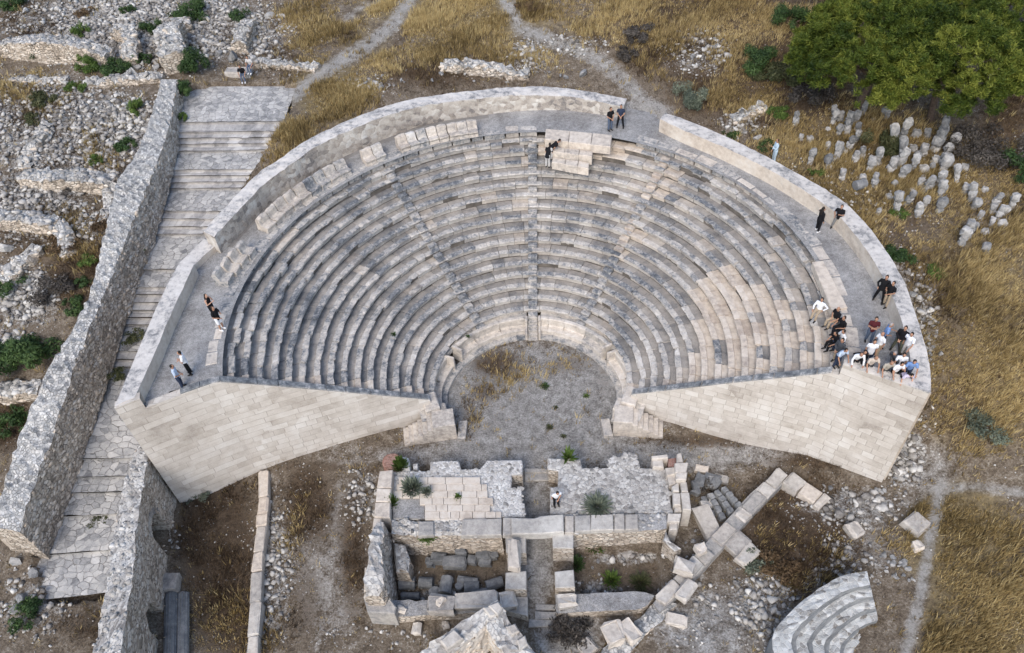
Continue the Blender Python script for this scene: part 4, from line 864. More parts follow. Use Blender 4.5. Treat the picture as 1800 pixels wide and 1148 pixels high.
# ------------------------------------------------------------------ arches in the arched wall
wb = bpy.data.objects['arched_wall']
def arch(px, py, z, rad, brick, name):
    base = at(px, py, z)
    p0, p1 = at(262, 785, 4.3), at(220, 1090, 4.1); u = (p1 - p0)[:2]; u /= np.linalg.norm(u); nn = np.array([u[1], -u[0]]) if np.array([u[1], -u[0]])[0] > 0 else np.array([-u[1], u[0]])
    mb = MB(); n = 13
    for k in range(n):
        a0, a1 = math.pi * k / n + .02, math.pi * (k + 1) / n - .02; vs = []
        for o in (-.25, .16):
            for r, a in ((rad, a0), (rad + .34, a0), (rad + .34, a1), (rad, a1)):
                h = base[:2] + u * math.cos(a) * r + nn * o; vs.append((h[0], h[1], base[2] + math.sin(a) * r))
        mb.add(vs, [(4, 5, 6, 7), (0, 3, 2, 1), (0, 1, 5, 4), (1, 2, 6, 5), (2, 3, 7, 6), (3, 0, 4, 7)], None, random.uniform(.3, .8))
    o = mb.build(name, [M['brick'] if brick else M['block']], wb)
    mb = MB(); pts = [base[:2] + u * math.cos(a) * rad for a in np.linspace(0, math.pi, 13)]; zz = [base[2] + math.sin(a) * rad for a in np.linspace(0, math.pi, 13)]
    pts = [base[:2] + u * rad] + pts + [base[:2] - u * rad]; zz = [-.5] + zz + [-.5]
    return base, u, nn, rad
def cut_niche(base, u, nn, rad, depth=.9):
    mb = MB(); ang_ = np.linspace(0, math.pi, 13); prof = [(math.cos(a) * rad, base[2] + math.sin(a) * rad) for a in ang_]; prof = [(rad, base[2] - 1.6)] + prof + [(-rad, base[2] - 1.6)]
    vs = []
    for o in (-depth, 1.5):
        for a, z in prof: h = base[:2] + u * a + nn * o; vs.append((h[0], h[1], z))
    n = len(prof); fs = [tuple(range(n)), tuple(range(n, 2 * n))[::-1]] + [(i, i + n, (i + 1) % n + n, (i + 1) % n) for i in range(n)]
    mb.add(vs, fs); c = mb.build('niche_cutter', [M['rubble']]); bm = bmesh.new(); bm.from_mesh(c.data); bmesh.ops.recalc_face_normals(bm, faces=bm.faces); bm.to_mesh(c.data); bm.free()
    md = wb.modifiers.new('niche', 'BOOLEAN'); md.object = c; md.operation = 'DIFFERENCE'; md.solver = 'EXACT'
    dg = bpy.context.evaluated_depsgraph_get(); me = bpy.data.meshes.new_from_object(wb.evaluated_get(dg)); wb.modifiers.clear(); wb.data = me
    bpy.data.objects.remove(c)
_bm = bmesh.new(); _bm.from_mesh(wb.data); bmesh.ops.remove_doubles(_bm, verts=_bm.verts, dist=.0005); bmesh.ops.recalc_face_normals(_bm, faces=_bm.faces); _bm.to_mesh(wb.data); _bm.free()
for a in ((262, 1088, 1.3, .75, True, 'brick_arch'), (272, 930, 1.9, .8, False, 'stone_arch')):
    cut_niche(*arch(*a))

# ------------------------------------------------------------------ rows of blocks on the ground
def block_line(name, label, p0, p1, w, z, step, cat='wall', jit=.04, fresh=.3, drop=.0, mat='block', mid=None):
    mb = MB(); A, B = at(*p0, z), at(*p1, z); d = (B - A)[:2]; L = np.linalg.norm(d); d /= L; n = np.array([-d[1], d[0]]); s = 0
    while s < L - .2:
        ln = random.uniform(step * .6, step * 1.4); ln = min(ln, L - s)
        c = A[:2] + d * (s + ln / 2) + n * random.gauss(0, jit); zb = gz(c[0], c[1]) - .15
        if random.random() >= drop: rough_block(mb, (c[0], c[1], zb), (ln - .03, w * random.uniform(.9, 1.1), z - zb + random.gauss(0, jit)), math.atan2(d[1], d[0]) + random.gauss(0, .03), random.uniform(.4, .9), fresh * random.random() * 1.6, .025)
        s += ln
    return tagit(mb.build(name, [M[mat]]), label, cat)
block_line('stone_kerb', 'straight low line of pale kerb stones crossing the brown court in front of the left wing', (465, 826), (441, 1175), .58, .16, 1.3, 'kerb', .025, .8, mat='block')
px_wall('diagonal_wall', 'low diagonal wall of large pale blocks running down from the right wing to the stage building', [(1370, 824), (1325, 862), (1285, 905), (1245, 950), (1205, 992), (1165, 1040), (1148, 1060)], [(1386, 840), (1345, 882), (1305, 925), (1266, 968), (1228, 1010), (1185, 1052), (1160, 1076)], .62, -.2, [M['block'], M['block']], .02, .5, 2, 0, 'wall')
dw = bpy.data.objects['diagonal_wall']; mb = MB()
_a, _b = at(1376, 832, .62), at(1168, 1052, .62); s = 0; d = (_b - _a)[:2]; L = np.linalg.norm(d); d /= L; n = np.array([-d[1], d[0]])
while s < L:
    ln = random.uniform(.6, 1.5); c = _a[:2] + d * (s + ln / 2) + n * random.gauss(0, .025)
    if random.random() < .95: rough_block(mb, (c[0], c[1], .6), (ln - .03, random.uniform(.62, .74), random.uniform(.10, .26)), math.atan2(d[1], d[0]) + random.gauss(0, .025), random.uniform(.45, .9), random.uniform(0, .5), .03)
    s += ln
mb.build('coping_blocks', [M['block']], dw)
px_wall('rubble_footing', 'ragged footing of small stones at the lower end of the diagonal wall', [(1165, 1045), (1120, 1090), (1080, 1125), (1040, 1165)], [(1190, 1062), (1140, 1110), (1105, 1148), (1070, 1190)], .35, -.2, [M['rubble'], M['rubbletop']], .07, .3, 3, 0)
block_line('block_row', 'short row of pale blocks going right from the top of the diagonal wall', (1384, 838), (1452, 884), 1.0, .75, 1.1, 'wall', .04, .5)

# ------------------------------------------------------------------ fragment of a second small theatre, lower right
st2 = thing('small_theatre', 'curved fragment of a small theatre with mortared stone tiers at the lower right', 'ruin', tuple(at(1500, 1140, .8))); st2.location.z = .6
cO = [(1370, 1175), (1357, 1120), (1385, 1080), (1432, 1040), (1480, 1012), (1524, 1003)]
cI = [(1520, 1175), (1500, 1150), (1505, 1135), (1518, 1122), (1535, 1112), (1548, 1108)]
for k in range(5):
    t0, t1 = k / 5, (k + 1) / 5 + (.03 if k < 4 else 0); z = 2.5 - .46 * k
    o = [(a[0] + (b[0] - a[0]) * t0, a[1] + (b[1] - a[1]) * t0) for a, b in zip(cO, cI)]; i = [(a[0] + (b[0] - a[0]) * t1, a[1] + (b[1] - a[1]) * t1) for a, b in zip(cO, cI)]
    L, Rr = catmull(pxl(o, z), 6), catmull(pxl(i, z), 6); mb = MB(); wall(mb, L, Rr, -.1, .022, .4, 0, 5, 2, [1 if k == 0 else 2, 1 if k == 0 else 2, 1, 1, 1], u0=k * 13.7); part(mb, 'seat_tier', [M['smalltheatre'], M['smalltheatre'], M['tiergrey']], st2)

# ------------------------------------------------------------------ ruined walls on the slopes
def rwall(label, pts, w, h, jit=.07, mats=None, name='ruined_wall', sink=.8):
    P = [at_g(*p) for p in pts]; hs = h if isinstance(h, (list, tuple)) else [h] * len(P); L, Rr = [], []
    for i, p in enumerate(P):
        d = (P[min(i + 1, len(P) - 1)] - P[max(i - 1, 0)])[:2]; d /= np.linalg.norm(d); n = np.array([-d[1], d[0]]) * w / 2
        for s, o in ((1, L), (-1, Rr)): o.append(np.array([p[0] + s * n[0], p[1] + s * n[1], p[2] + hs[i]]))
    mb = MB(); wall(mb, L, Rr, [p[2] - sink for p in P], jit, .3, .06, 3); return tagit(mb.build(name, mats or rub), label, 'ruined wall')
rwall('coursed rubble wall behind green bushes at the upper left edge', [(10, 92), (60, 100), (110, 103), (165, 108), (200, 112)], 1.3, [.9, 1.6, 1.7, 1.5, 1.0])
rwall('thick stub of piled stones left of the tall bush above the street', [(312, 75), (310, 100), (316, 128)], 1.8, [1.8, 2.2, 1.6], .12)
rwall('crumbling curved wall around the rubble left of the stone stub', [(205, 65), (230, 70), (240, 95), (232, 118)], 1.1, [.7, 1.2, 1.3, .8], .12)
rwall('low rubble wall across the terrace left of the street, longest there', [(45, 318), (100, 325), (160, 328), (205, 335)], 1.2, [.6, .9, 1.0, .9])
rwall('low ruined terrace wall at the left edge beside brown scrub', [(-10, 392), (50, 396), (105, 405)], 1.1, [.7, .9, .8])
rwall('ring of tumbled wall stones on the slope near the lone bright bush', [(85, 225), (60, 265), (45, 300)], .9, [.4, .6, .4], .12)
rwall('coursed dry wall remains on the brown slope behind the rubble parapet', [(775, 118), (820, 122), (870, 128), (930, 134)], 1.0, [.3, .6, .6, .25], .14)
rwall('low rubble wall beneath the big green bush at the left edge', [(-20, 695), (30, 692), (80, 690)], 1.0, [.5, .6, .6], .08)
rwall('short line of rubble beside the dirt path above the plaza', [(455, 112), (500, 117), (560, 122)], .8, .35, .1)
rwall('rough rubble wall dropping from bushes to the two seated people', [(440, 45), (432, 75), (425, 95)], 1.1, [.6, 1.2, 1.0], .12)
rwall('row of tumbled stones beside the right parapet near a green weed', [(1285, 215), (1310, 205), (1345, 192)], .8, .35, .1)
rwall('short cross wall running down from the low ruined terrace wall', [(112, 408), (120, 428), (124, 452)], 1.0, [.8, .7, .3], .1)
rwall('bank of stones joining the terrace wall to the retaining wall', [(205, 338), (198, 362), (185, 392)], 1.0, [.7, .5, .3], .12)
rwall('ragged line of big stones along the head of the rubble terrace', [(150, 148), (200, 146), (250, 143), (288, 140)], .9, [.3, .5, .6, .4], .12)
rwall('broken wall remains under the large green bush at the top left', [(330, 62), (322, 50), (330, 40)], 1.2, [.9, 1.0, .5], .14)
rwall('low stone ridge climbing the far left slope above the boulders', [(70, 440), (40, 470), (5, 500)], 1.0, [.5, .6, .4], .13)
rwall('low edge of stones crossing gravel at the upper left', [(20, 142), (70, 143), (120, 142)], .7, .25, .1)

# ------------------------------------------------------------------ loose seats with backs on the walk
def throne(p, rz, w, label, fr, t, name='backed_seat'):
    """one stone seat with a back; local +x looks at the orchestra"""
    mb = MB(); prof = [(.40, 0), (.36, .20), (.44, .36), (.42, .44), (.02, .40), (-.07, .46), (-.17, .84), (-.22, .92), (-.40, .92), (-.48, .80), (-.50, 0)]
    rows = []
    for i in range(4):
        y = -w / 2 + w * i / 3; rows.append([(x + random.gauss(0, .012), y + random.gauss(0, .01), z + (random.gauss(0, .02) if z > .5 else random.gauss(0, .008)) - (.05 * random.random() if i in (0, 3) and z > .7 else 0)) for x, z in prof])
    n = len(prof)
    for i in range(3):
        for q in range(n - 1): mb.add([rows[i][q], rows[i][q + 1], rows[i + 1][q + 1], rows[i + 1][q]], [(3, 2, 1, 0)], None, t, fr)
    mb.add(rows[0], [tuple(range(n))], None, t, fr); mb.add(rows[-1], [tuple(range(n))[::-1]], None, t, fr)
    o = mb.build(name, [M['seat']]); o.location = p; o.rotation_euler = (random.gauss(0, .02), random.gauss(0, .02), rz)
    return tagit(o, label, 'stone seat', 'backed stone seats along the rim of the walk')
BEN = [((388, 497), (441, 436), ['dark grey backed seat at the lower end of the shortest seat run', 'cream backed seat second in the shortest seat run', 'cream seat with tall back third in the shortest seat run', 'pale backed seat at the top of the shortest seat run'], [0, .8, .8, .4]),
       ((462, 402), (612, 295), ['cream backed seat at the low end of the long seat run', 'second cream seat from the low end of the long run', 'third cream seat with chipped back in the long run', 'cream seat with rounded back before the dark ones', 'last cream seat next to the first dark seat', 'wide dark grey seat in the middle of the long run', 'grey seat beyond the dark one in the long run', 'pinkish seat second from the top of the long run', 'grey seat at the top end of the long run'], [.9, .9, .8, .9, .9, 0, 0, .5, .2]),
       ((640, 283), (675, 268), ['cream end seat of the pair standing alone on the rim', 'dark scooped seat of the pair standing alone on the rim'], [.8, 0]),
       ((700, 258), (840, 228), ['big cream block seat starting the upper seat run', 'dark grey seat beside the big cream block', 'narrow grey seat third in the upper seat run', 'pinkish seat fourth in the upper seat run', 'narrow pinkish seat fifth in the upper seat run', 'wide cream seat with rounded back in upper run', 'pale seat second from the right of the upper run', 'cream seat at the right end of the upper run'], [.9, 0, 0, .6, .6, .7, .5, .7])]
for p0, p1, labs, frs in BEN:
    A, B = at(*p0, WALK + .3), at(*p1, WALK + .3); n = len(labs); d = (B - A)[:2]; L = np.linalg.norm(d); ra, rb = np.hypot(*A[:2]), np.hypot(*B[:2]); ta, tb = math.atan2(A[1], A[0]), math.atan2(B[1], B[0])
    for i, (lb, f) in enumerate(zip(labs, frs)):
        t = (i + .5) / n; th = ta + (tb - ta) * t; r = ra + (rb - ra) * t; w = L / n * 1.03
        throne((r * math.cos(th), r * math.sin(th), WALK), th + math.pi + random.gauss(0, .06), w - .07, lb, f * .7, random.uniform(.3, .7))

# ------------------------------------------------------------------ loose blocks and columns, each a thing
def loose(px, py, size, rz, label, mat='block', t=.6, fr=.2, z=None, tilt=(0, 0), name='stone_block', group=None, jit=.035, cat='stone block'):
    p = at_g(px, py) if z is None else at(px, py, z); mb = MB(); rough_block(mb, (0, 0, 0), size, 0, t, fr, jit, (0, 0), ch=.06)
    o = mb.build(name, [M[mat]]); o.location = (p[0], p[1], p[2] - (.08 if z is None else 0)); o.rotation_euler = (tilt[0], tilt[1], rz); return tagit(o, label, cat, group)
loose(305, 1030, (.75, .95, .7), .1, 'grey squared block lying beside the fallen columns near the arched wall', t=.3)
loose(1608, 924, (1.05, .95, .45), .6, 'large angular pale boulder slab beside the dirt path at lower right', t=.6)
loose(1612, 962, (.5, .5, .35), .3, 'small cream block just below the big angular slab by the path', t=.8, fr=.8)
loose(1498, 935, (.7, .8, .5), .5, 'tilted squared block on the rubble below the block row', t=.7, fr=.4, tilt=(.1, .1))
loose(1294, 960, (1.2, 1.0, .55), .7, 'grey square block leaning on the lower side of the diagonal wall', t=.5)
loose(1312, 980, (1.3, .7, .5), .75, 'pale long block beside the square one under the diagonal wall', t=.75, fr=.3)
loose(1243, 925, (.95, 2.1, .55), .28, 'long pale beam with dark stained end east of the stage building', t=.7, fr=.3)
loose(1232, 828, (.75, .5, .4), -.15, 'short cream block on the gravel right of the stage building', t=.8, fr=.9)
loose(1267, 845, (.85, .45, .4), -.3, 'grey block fallen near the head of the curved step fan', t=.45)
loose(1188, 1092, (1.0, .6, .35), -.25, 'flat pale slab lying alone below the diagonal wall', t=.85, fr=.5)
loose(1107, 1112, (.7, 1.1, .4), .6, 'pale oblong block on the rubble footing at bottom', t=.8, fr=.6, z=.35)
loose(1077, 1118, (.9, 1.0, .5), .3, 'big pinkish rounded block on the rubble footing', t=.7, fr=.7, z=.3, jit=.06)
loose(1031, 1140, (.8, .8, .3), .6, 'square grey slab beside the dark scrub at the bottom edge', t=.4)
loose(733, 1108, (.45, .6, .4), .1, 'small upright pale block in front of the stage building', t=.75, fr=.4)
loose(784, 1100, (.35, .35, .25), .4, 'tiny pinkish block near the broken corner wall', t=.6, fr=.5)
loose(777, 1068, (1.4, .85, .5), -.1, 'grey trapezoid block resting on the south wall of the stage room', t=.5, z=.6, jit=.07)
loose(775, 1058, (.35, .5, .2), -.5, 'small cream chip lying on top of the grey trapezoid block', t=.7, fr=.7, z=1.1)
loose(838, 1060, (2.1, .8, .5), .04, 'long mottled slab on the south wall of the left stage room', t=.6, z=.6, jit=.05)
loose(893, 1060, (.8, .8, .5), .2, 'broken pale block on the south wall corner by the passage', t=.7, fr=.3, z=.6, jit=.07)
loose(706, 1073, (.5, .3, .2), -.3, 'small white shard on the south wall of the left room', t=.8, fr=.5, z=.6)
loose(905, 980, (.55, 1.55, .45), 0, 'long pinkish block lying across two piers beside the passage', t=.65, fr=.6, z=1.32, jit=.05)
loose(996, 1062, (.95, .5, .5), .12, 'rounded pale block resting on the right south wall', t=.75, fr=.3, z=.58, jit=.07)
loose(1201, 1002, (1.0, .75, .6), -.35, 'rounded white boulder block on the diagonal wall bend', t=.8, fr=.4, z=.75, jit=.08)
loose(1231, 968, (.55, .5, .4), .5, 'cream cube on the diagonal wall above the rounded white boulder', t=.75, fr=.7, z=.95)
loose(1205, 1040, (.65, 1.15, .35), -.65, 'flat dressed pale slab set on the lower diagonal wall', t=.85, fr=.3, z=.75)
for i, (x, y, sx, sy, sz, t, lb) in enumerate([(772, 985, .8, .5, .45, .3, 'dark moulded block at the left end of the back row'), (800, 992, 1.3, .6, .5, .45, 'long grey block in the back row'), (812, 975, .6, .5, .75, .5, 'upright carved block standing on the back row'), (850, 980, .75, .55, .5, .4, 'dark capital block near the passage pier'), (853, 990, .7, .4, .35, .5, 'grey slab under the dark capital block'), (868, 980, .5, .4, .4, .3, 'small dark block beside the passage pier'), (758, 990, .5, .5, .3, .25, 'dark low block in the room corner'), (830, 988, .5, .45, .4, .55, 'pale grey block right of the carved one')]):
    loose(x, y, (sx, sy, sz), random.gauss(0, .08), lb + ' of the left stage room', 'drum', t, 0, z=FL, jit=.05)
def drum(px, py, r, ln, rz, label, up=False, z=None, t=.5, name='column_drum', group=None, mat='drum', flute=0, parts=False, tilt=0):
    p = at_g(px, py) if z is None else at(px, py, z); mb = MB(); seg = 24 if flute else 14; rows = []
    for i, (x, k) in enumerate(((-.5, .93), (-.47, 1), (0, .985), (.47, 1), (.5, .93))):
        rows.append([(x * ln, math.cos(2 * math.pi * q / seg) * r * k * (1 - flute * (q % 2)), math.sin(2 * math.pi * q / seg) * r * k * (1 - flute * (q % 2))) for q in range(seg)])
    rows = [[tuple(c + random.gauss(0, .012) for c in v) for v in row] for row in rows]
    for i in range(4):
        for q in range(seg): mb.add([rows[i][q], rows[i][(q + 1) % seg], rows[i + 1][(q + 1) % seg], rows[i + 1][q]], [(3, 2, 1, 0)], None, t)
    mb.add(rows[0], [tuple(range(seg))], None, t); mb.add(rows[-1], [tuple(range(seg))[::-1]], None, t)
    o = mb.build(name, [M[mat]]); o.rotation_euler = (0, R(90) if up else tilt, rz); o.location = (p[0], p[1], p[2] + (ln / 2 if up else r * .85)); return tagit(o, label, 'column piece', group)
_q0, _q1 = at(304, 1062, 0), at(302, 1148, 0); _colrz = math.atan2(_q1[1] - _q0[1], _q1[0] - _q0[0])
G_ = 'column pieces lying in the left stage room'
for a in [(717, 1030, .3, .85, .05, 'thick grey column drum at the west side of the left stage room'), (750, 1028, .3, .75, -.05, 'second thick column drum from the west in the left stage room'), (785, 1034, .34, .9, 1.5, 'grey column drum lying end on in the middle of the left room'), (823, 1024, .22, 1.1, -.1, 'slim long column piece at the centre right of the left room'), (830, 1036, .3, .8, .1, 'broad dark drum under the slim column piece'), (870, 1030, .3, .9, .35, 'slanted dark drum by the passage pier in the left room'), (722, 1050, .2, .95, 0, 'thin column shaft along the south wall in the left room'), (845, 1046, .25, .9, .1, 'dark drum against the mottled slab of the south wall')]:
    drum(*a, z=FL, t=random.uniform(.3, .6), group=G_)
drum(765, 1046, .33, .35, 0, 'upright round grey drum showing its flat face in the left room', True, FL, .55, group=G_)
drum(808, 1034, .22, .3, 0, 'small upright round stone beside the slim column piece', True, FL, .6, group=G_)
drum(303, 1106, .31, 3.6, _colrz, 'left one of two long dark columns lying below the arched wall', t=.35, name='fallen_column', flute=.1)
drum(325, 1105, .31, 3.6, _colrz, 'right one of two long dark columns lying below the arched wall', t=.5, name='fallen_column', flute=.1)
drum(1510, 330, .3, .7, .4, 'short grey column drum lying beyond the right parapet', t=.5)
# fan of curved fallen steps east of the stage building
fan = thing('fallen_steps', 'fan of grey curved step stones fallen beside the east end of the stage building', 'ruin', tuple(at(1250, 890, 0)))
for k in range(4):
    mb = MB(); p0, p1 = at(1236 + 11 * k, 872 - 3 * k, .2), at(1258 + 14 * k, 922 - 8 * k, .2); d = p1 - p0
    n = 4
    for i in range(n):
        c = p0 + d * (i + .5) / n; rough_block(mb, (c[0], c[1], -.2), (np.linalg.norm(d) / n - .03, .34, .45 + .14 * k), math.atan2(d[1], d[0]) + random.gauss(0, .05), random.uniform(.3, .55), 0, .02)
    part(mb, 'curved_step', [M['drum']], fan)
for i, (x, y, L_, a, lb) in enumerate([(1228, 850, .9, 1.2, 'dark broken step stone standing nearest the east wall'), (1243, 850, .8, 1.0, 'dark rounded stone second from the east wall'), (1256, 853, .8, .9, 'dark rounded stone at the head of the fallen steps'), (1222, 862, .7, 1.4, 'small dark stone squeezed between east wall and fallen steps'), (1240, 892, .6, .3, 'pale round stone lying on the fallen step fan')]):
    loose(x, y, (L_, .5, .5), a, lb, 'drum' if i < 4 else 'block', .35 if i < 4 else .7, 0, jit=.06)


# ------------------------------------------------------------------ separate stones bedded in the rubble masonry
_ib = bmesh.new(); bmesh.ops.create_icosphere(_ib, subdivisions=1, radius=1); _V0 = np.array([v.co for v in _ib.verts]); _F0 = np.array([[v.index for v in f.verts] for f in _ib.faces]); _ib.free()
_stones = []
for _k in range(10):
    v = _V0.copy()
    for _ in range(7):
        dd = rng.normal(0, 1, 3); dd /= np.linalg.norm(dd); q = v @ dd; o = rng.uniform(.35, .72); v = v - np.outer(np.clip(q - o, 0, None), dd)
    _stones.append(v / np.abs(v).max(0))
_stones = np.array(_stones)
M['bedded'] = stone('bedded_stone', [(0.1, (0.14, 0.135, 0.128)), (0.36, (0.27, 0.258, 0.24)), (0.58, (0.385, 0.365, 0.335)), (0.9, (0.55, 0.535, 0.505))], tint=.8, mid=3, bump=.4)
M['bedded_warm'] = stone('bedded_face_stone', [(0.1, (0.24, 0.20, 0.155)), (0.36, (0.42, 0.355, 0.285)), (0.58, (0.54, 0.465, 0.38)), (0.9, (0.64, 0.585, 0.51))], tint=.8, mid=3, bump=.4)
def crust(ob, per_m2, s0, s1, flat=.55, name='bedded_stones', mat='bedded', zmin=-9, mw=None):
    me = ob.data; mw = np.array(ob.matrix_world) if mw is None else mw
    n = len(me.polygons); ar = np.zeros(n); me.polygons.foreach_get('area', ar); ce = np.zeros(n * 3); me.polygons.foreach_get('center', ce); ce = ce.reshape(-1, 3); no = np.zeros(n * 3); me.polygons.foreach_get('normal', no); no = no.reshape(-1, 3)
    ar = np.where(ar > 3, 0, ar) * (ce[:, 2] > zmin) * (no[:, 2] > -.3) * np.where(np.abs(no[:, 2]) < .8, .55, 1.0)
    k = int(ar.sum() * per_m2); k = min(k, 9000)
    if k < 3: return
    pick = rng.choice(n, k, p=ar / ar.sum()); N = no[pick]; sc = np.sqrt(ar[pick])[:, None]
    up = np.where(np.abs(N[:, 2:3]) > .8, np.array([[math.cos(1.), math.sin(1.), 0]]), np.array([[0, 0, 1.]])); up = np.where(np.abs(N[:, 2:3]) > .8, rng.normal(0, 1, (k, 3)), up)
    U = np.cross(up, N); U /= np.linalg.norm(U, axis=1)[:, None] + 1e-9; W = np.cross(N, U)
    P = ce[pick] + U * rng.uniform(-.55, .55, (k, 1)) * sc + W * rng.uniform(-.55, .55, (k, 1)) * sc
    S = (s0 + (s1 - s0) * rng.random(k) ** 2); st = _stones[rng.integers(0, 10, k)]
    horiz = np.abs(N[:, 2]) < .8
    a = S * rng.uniform(.8, 1.3, k); b = S * np.where(horiz, flat, .85) * rng.uniform(.8, 1.2, k); c = S * np.where(horiz, .30, .42)
    V = P[:, None, :] + st[..., 0:1] * (U * a[:, None])[:, None, :] + st[..., 1:2] * (W * b[:, None])[:, None, :] + st[..., 2:3] * (N * c[:, None])[:, None, :]
    m = len(_V0); Fc = (_F0[None] + (np.arange(k) * m)[:, None, None]).reshape(-1, 3)
    mesh = fast_mesh(name, V.reshape(-1, 3), Fc, M['bedded_warm'], {'tint': ('FACE', np.repeat(np.clip(rng.normal(.5, .24, k), 0, 1), len(_F0)))})
    mesh.materials.append(M[mat]); mesh.polygons.foreach_set('material_index', np.repeat((~horiz).astype('i'), len(_F0)))
    o = link(name, mesh, ob.parent if ob.parent else ob); o['kind'] = 'stuff'
    if ob.parent: o.matrix_parent_inverse = ob.matrix_parent_inverse.copy()
    return o
bpy.context.view_layer.update()
for o in list(COL.objects):
    nm = o.name.split('.')[0]
    if nm == 'retaining_wall': crust(o, 14, .09, .24)
    elif nm == 'arched_wall': crust(o, 16, .07, .17)
    elif nm == 'ruined_wall': crust(o, 14, .10, .30)
    elif nm == 'rubble_footing': crust(o, 16, .1, .25)
    elif nm in ('rubble_wall', 'cross_wall'): crust(o, 14, .07, .18)
    elif nm == 'wall' and o.parent == ang: crust(o, 16, .08, .24)
    elif nm == 'buttress': crust(o, 12, .07, .16)
def ring_stones(poly, z, n, s0, s1, par, name='bedded_stones'):
    """stones bedded in a platform top: poly in pixels"""
    xs, ys = [p[0] for p in poly], [p[1] for p in poly]; mb = MB(); k = 0
    while k < n:
        x, y = random.uniform(min(xs), max(xs)), random.uniform(min(ys), max(ys))
        if not inpoly(np.array([x]), np.array([y]), poly)[0]: continue
        p = at(x, y, z); st = _stones[random.randrange(10)]; s_ = s0 + (s1 - s0) * random.random() ** 2; a = random.uniform(0, 6.28); c, sn = math.cos(a) * s_, math.sin(a) * s_
        mb.add([(p[0] + q[0] * c - q[1] * sn * .8, p[1] + q[0] * sn + q[1] * c * .8, p[2] + q[2] * s_ * .2) for q in st], [tuple(f) for f in _F0], None, min(1, max(0, random.gauss(.55, .2)))); k += 1
    o = part(mb, name, [M['bedded']], par); o['kind'] = 'stuff'
ring_stones(C6((128, 145), (480, 165), (500, 250), (1400, 260), (1450, 730), (330, 745), (330, 480), (250, 300)), 1.30, 340, .07, .19, stage)
ring_stones(C6((790, 150), (900, 145), (960, 110), (1080, 110), (1100, 250), (770, 250)), 1.33, 110, .08, .2, stage)
ring_stones(C5((300, 290), (690, 285), (700, 195), (1000, 180), (1020, 270), (1220, 260), (1230, 345), (350, 370)), 1.30, 150, .06, .17, stage)
ring_stones(C5((1240, 260), (1300, 175), (1668, 165), (1670, 320), (1555, 330), (1555, 460), (1665, 465), (1690, 640), (1690, 770), (1460, 700), (1310, 480)), 1.30, 110, .06, .16, stage)

# ------------------------------------------------------------------ standing stacked stones on the slope, upper right
PIL = [(795, 580), (790, 635), (768, 668), (830, 620), (872, 655), (912, 630), (948, 590), (1005, 620), (922, 675), (868, 692), (822, 690), (908, 740), (955, 718), (762, 772), (872, 780), (832, 812), (805, 838), (850, 800), (942, 812), (905, 845), (770, 872), (670, 850), (672, 725), (625, 725), (592, 650), (985, 890), (1020, 860), (945, 930), (840, 928), (1010, 970), (1108, 970), (1155, 715), (1228, 700), (1288, 710), (1372, 715), (1420, 750), (1115, 770), (1215, 775), (1265, 800), (1330, 775), (1382, 805), (1160, 830), (1330, 840), (1095, 890), (1122, 865), (1215, 850), (1205, 890), (1272, 890), (1315, 880), (1365, 865), (1370, 895), (1145, 935), (1265, 935), (1242, 975), (1272, 990), (1305, 990), (1348, 965), (1210, 1005), (1360, 1000), (1178, 1060), (1278, 1070), (1352, 1030), (1482, 875), (1482, 1005), (1522, 1045), (1532, 1085), (1446, 945), (1592, 990), (1632, 1105), (1636, 1070), (1348, 1100), (1130, 1100), (1092, 1030), (1028, 1115), (1240, 1125), (1060, 590), (1075, 610)]
PIL = [(1200 + x / 3, y / 3) for x, y in PIL] + [(1732, 405), (1742, 392), (1752, 380), (1765, 372), (1776, 362), (1712, 395), (1722, 380), (1700, 410), (1732, 440), (1690, 425)]
rocks_hi = [rock_mesh('rock', M['rock'], 100 + i, 3, random.uniform(.6, .9), 7, .05) for i in range(10)]
PG = 'standing stacked stones on the slope beyond the right parapet'
protos = []
for v in range(5):
    t = thing('standing_stone', 'x', 'standing stone')
    zc = 0
    for q in range((2, 3, 1, 2, 3)[v]):
        hgt = random.uniform(.26, .46); rr = random.uniform(.15, .23); mb = MB(); seg = 10; rows = []
        for i, (zf, kf) in enumerate(((0, .78), (.18, 1), (.55, 1.03), (.85, .95), (1, .7))):
            rows.append([(math.cos(2 * math.pi * s / seg) * rr * kf * random.uniform(.72, 1.2), math.sin(2 * math.pi * s / seg) * rr * kf * random.uniform(.7, 1.15), zc + zf * hgt + random.gauss(0, .03)) for s in range(seg)])
        for i in range(4):
            for s in range(seg): mb.add([rows[i][s], rows[i][(s + 1) % seg], rows[i + 1][(s + 1) % seg], rows[i + 1][s]], [(0, 1, 2, 3)], None, .5)
        mb.add(rows[0], [tuple(range(seg))[::-1]]); mb.add(rows[-1], [tuple(range(seg))])
        mb.build('stacked_stone', [M['rock']], t); zc += hgt * .96
    protos.append(t)
used = set()
for i, (x, y) in enumerate(PIL):
    v = i % 5; src = protos[v]
    if v not in used: used.add(v); r = src
    else:
        r = src.copy(); COL.objects.link(r)
        for ch in src.children: c = ch.copy(); COL.objects.link(c); c.parent = r
    p = at_g(x, y + 4); r.location = (p[0], p[1], p[2] - .16); s_ = random.uniform(.85, 1.3) * (1.2 if 1560 < x < 1690 and y < 300 else 1); r.scale = (s_, s_, s_ * random.uniform(.9, 1.3)); r.rotation_euler = (random.gauss(0, .1), random.gauss(0, .1), random.uniform(0, 6.28))
    r['group'] = PG; r['category'] = 'standing stone'
    r['label'] = 'pale weathered stone of the rows standing on the dry slope below the pine' if x < 1680 else 'pale stone of the short rows standing in dry grass at the right edge'

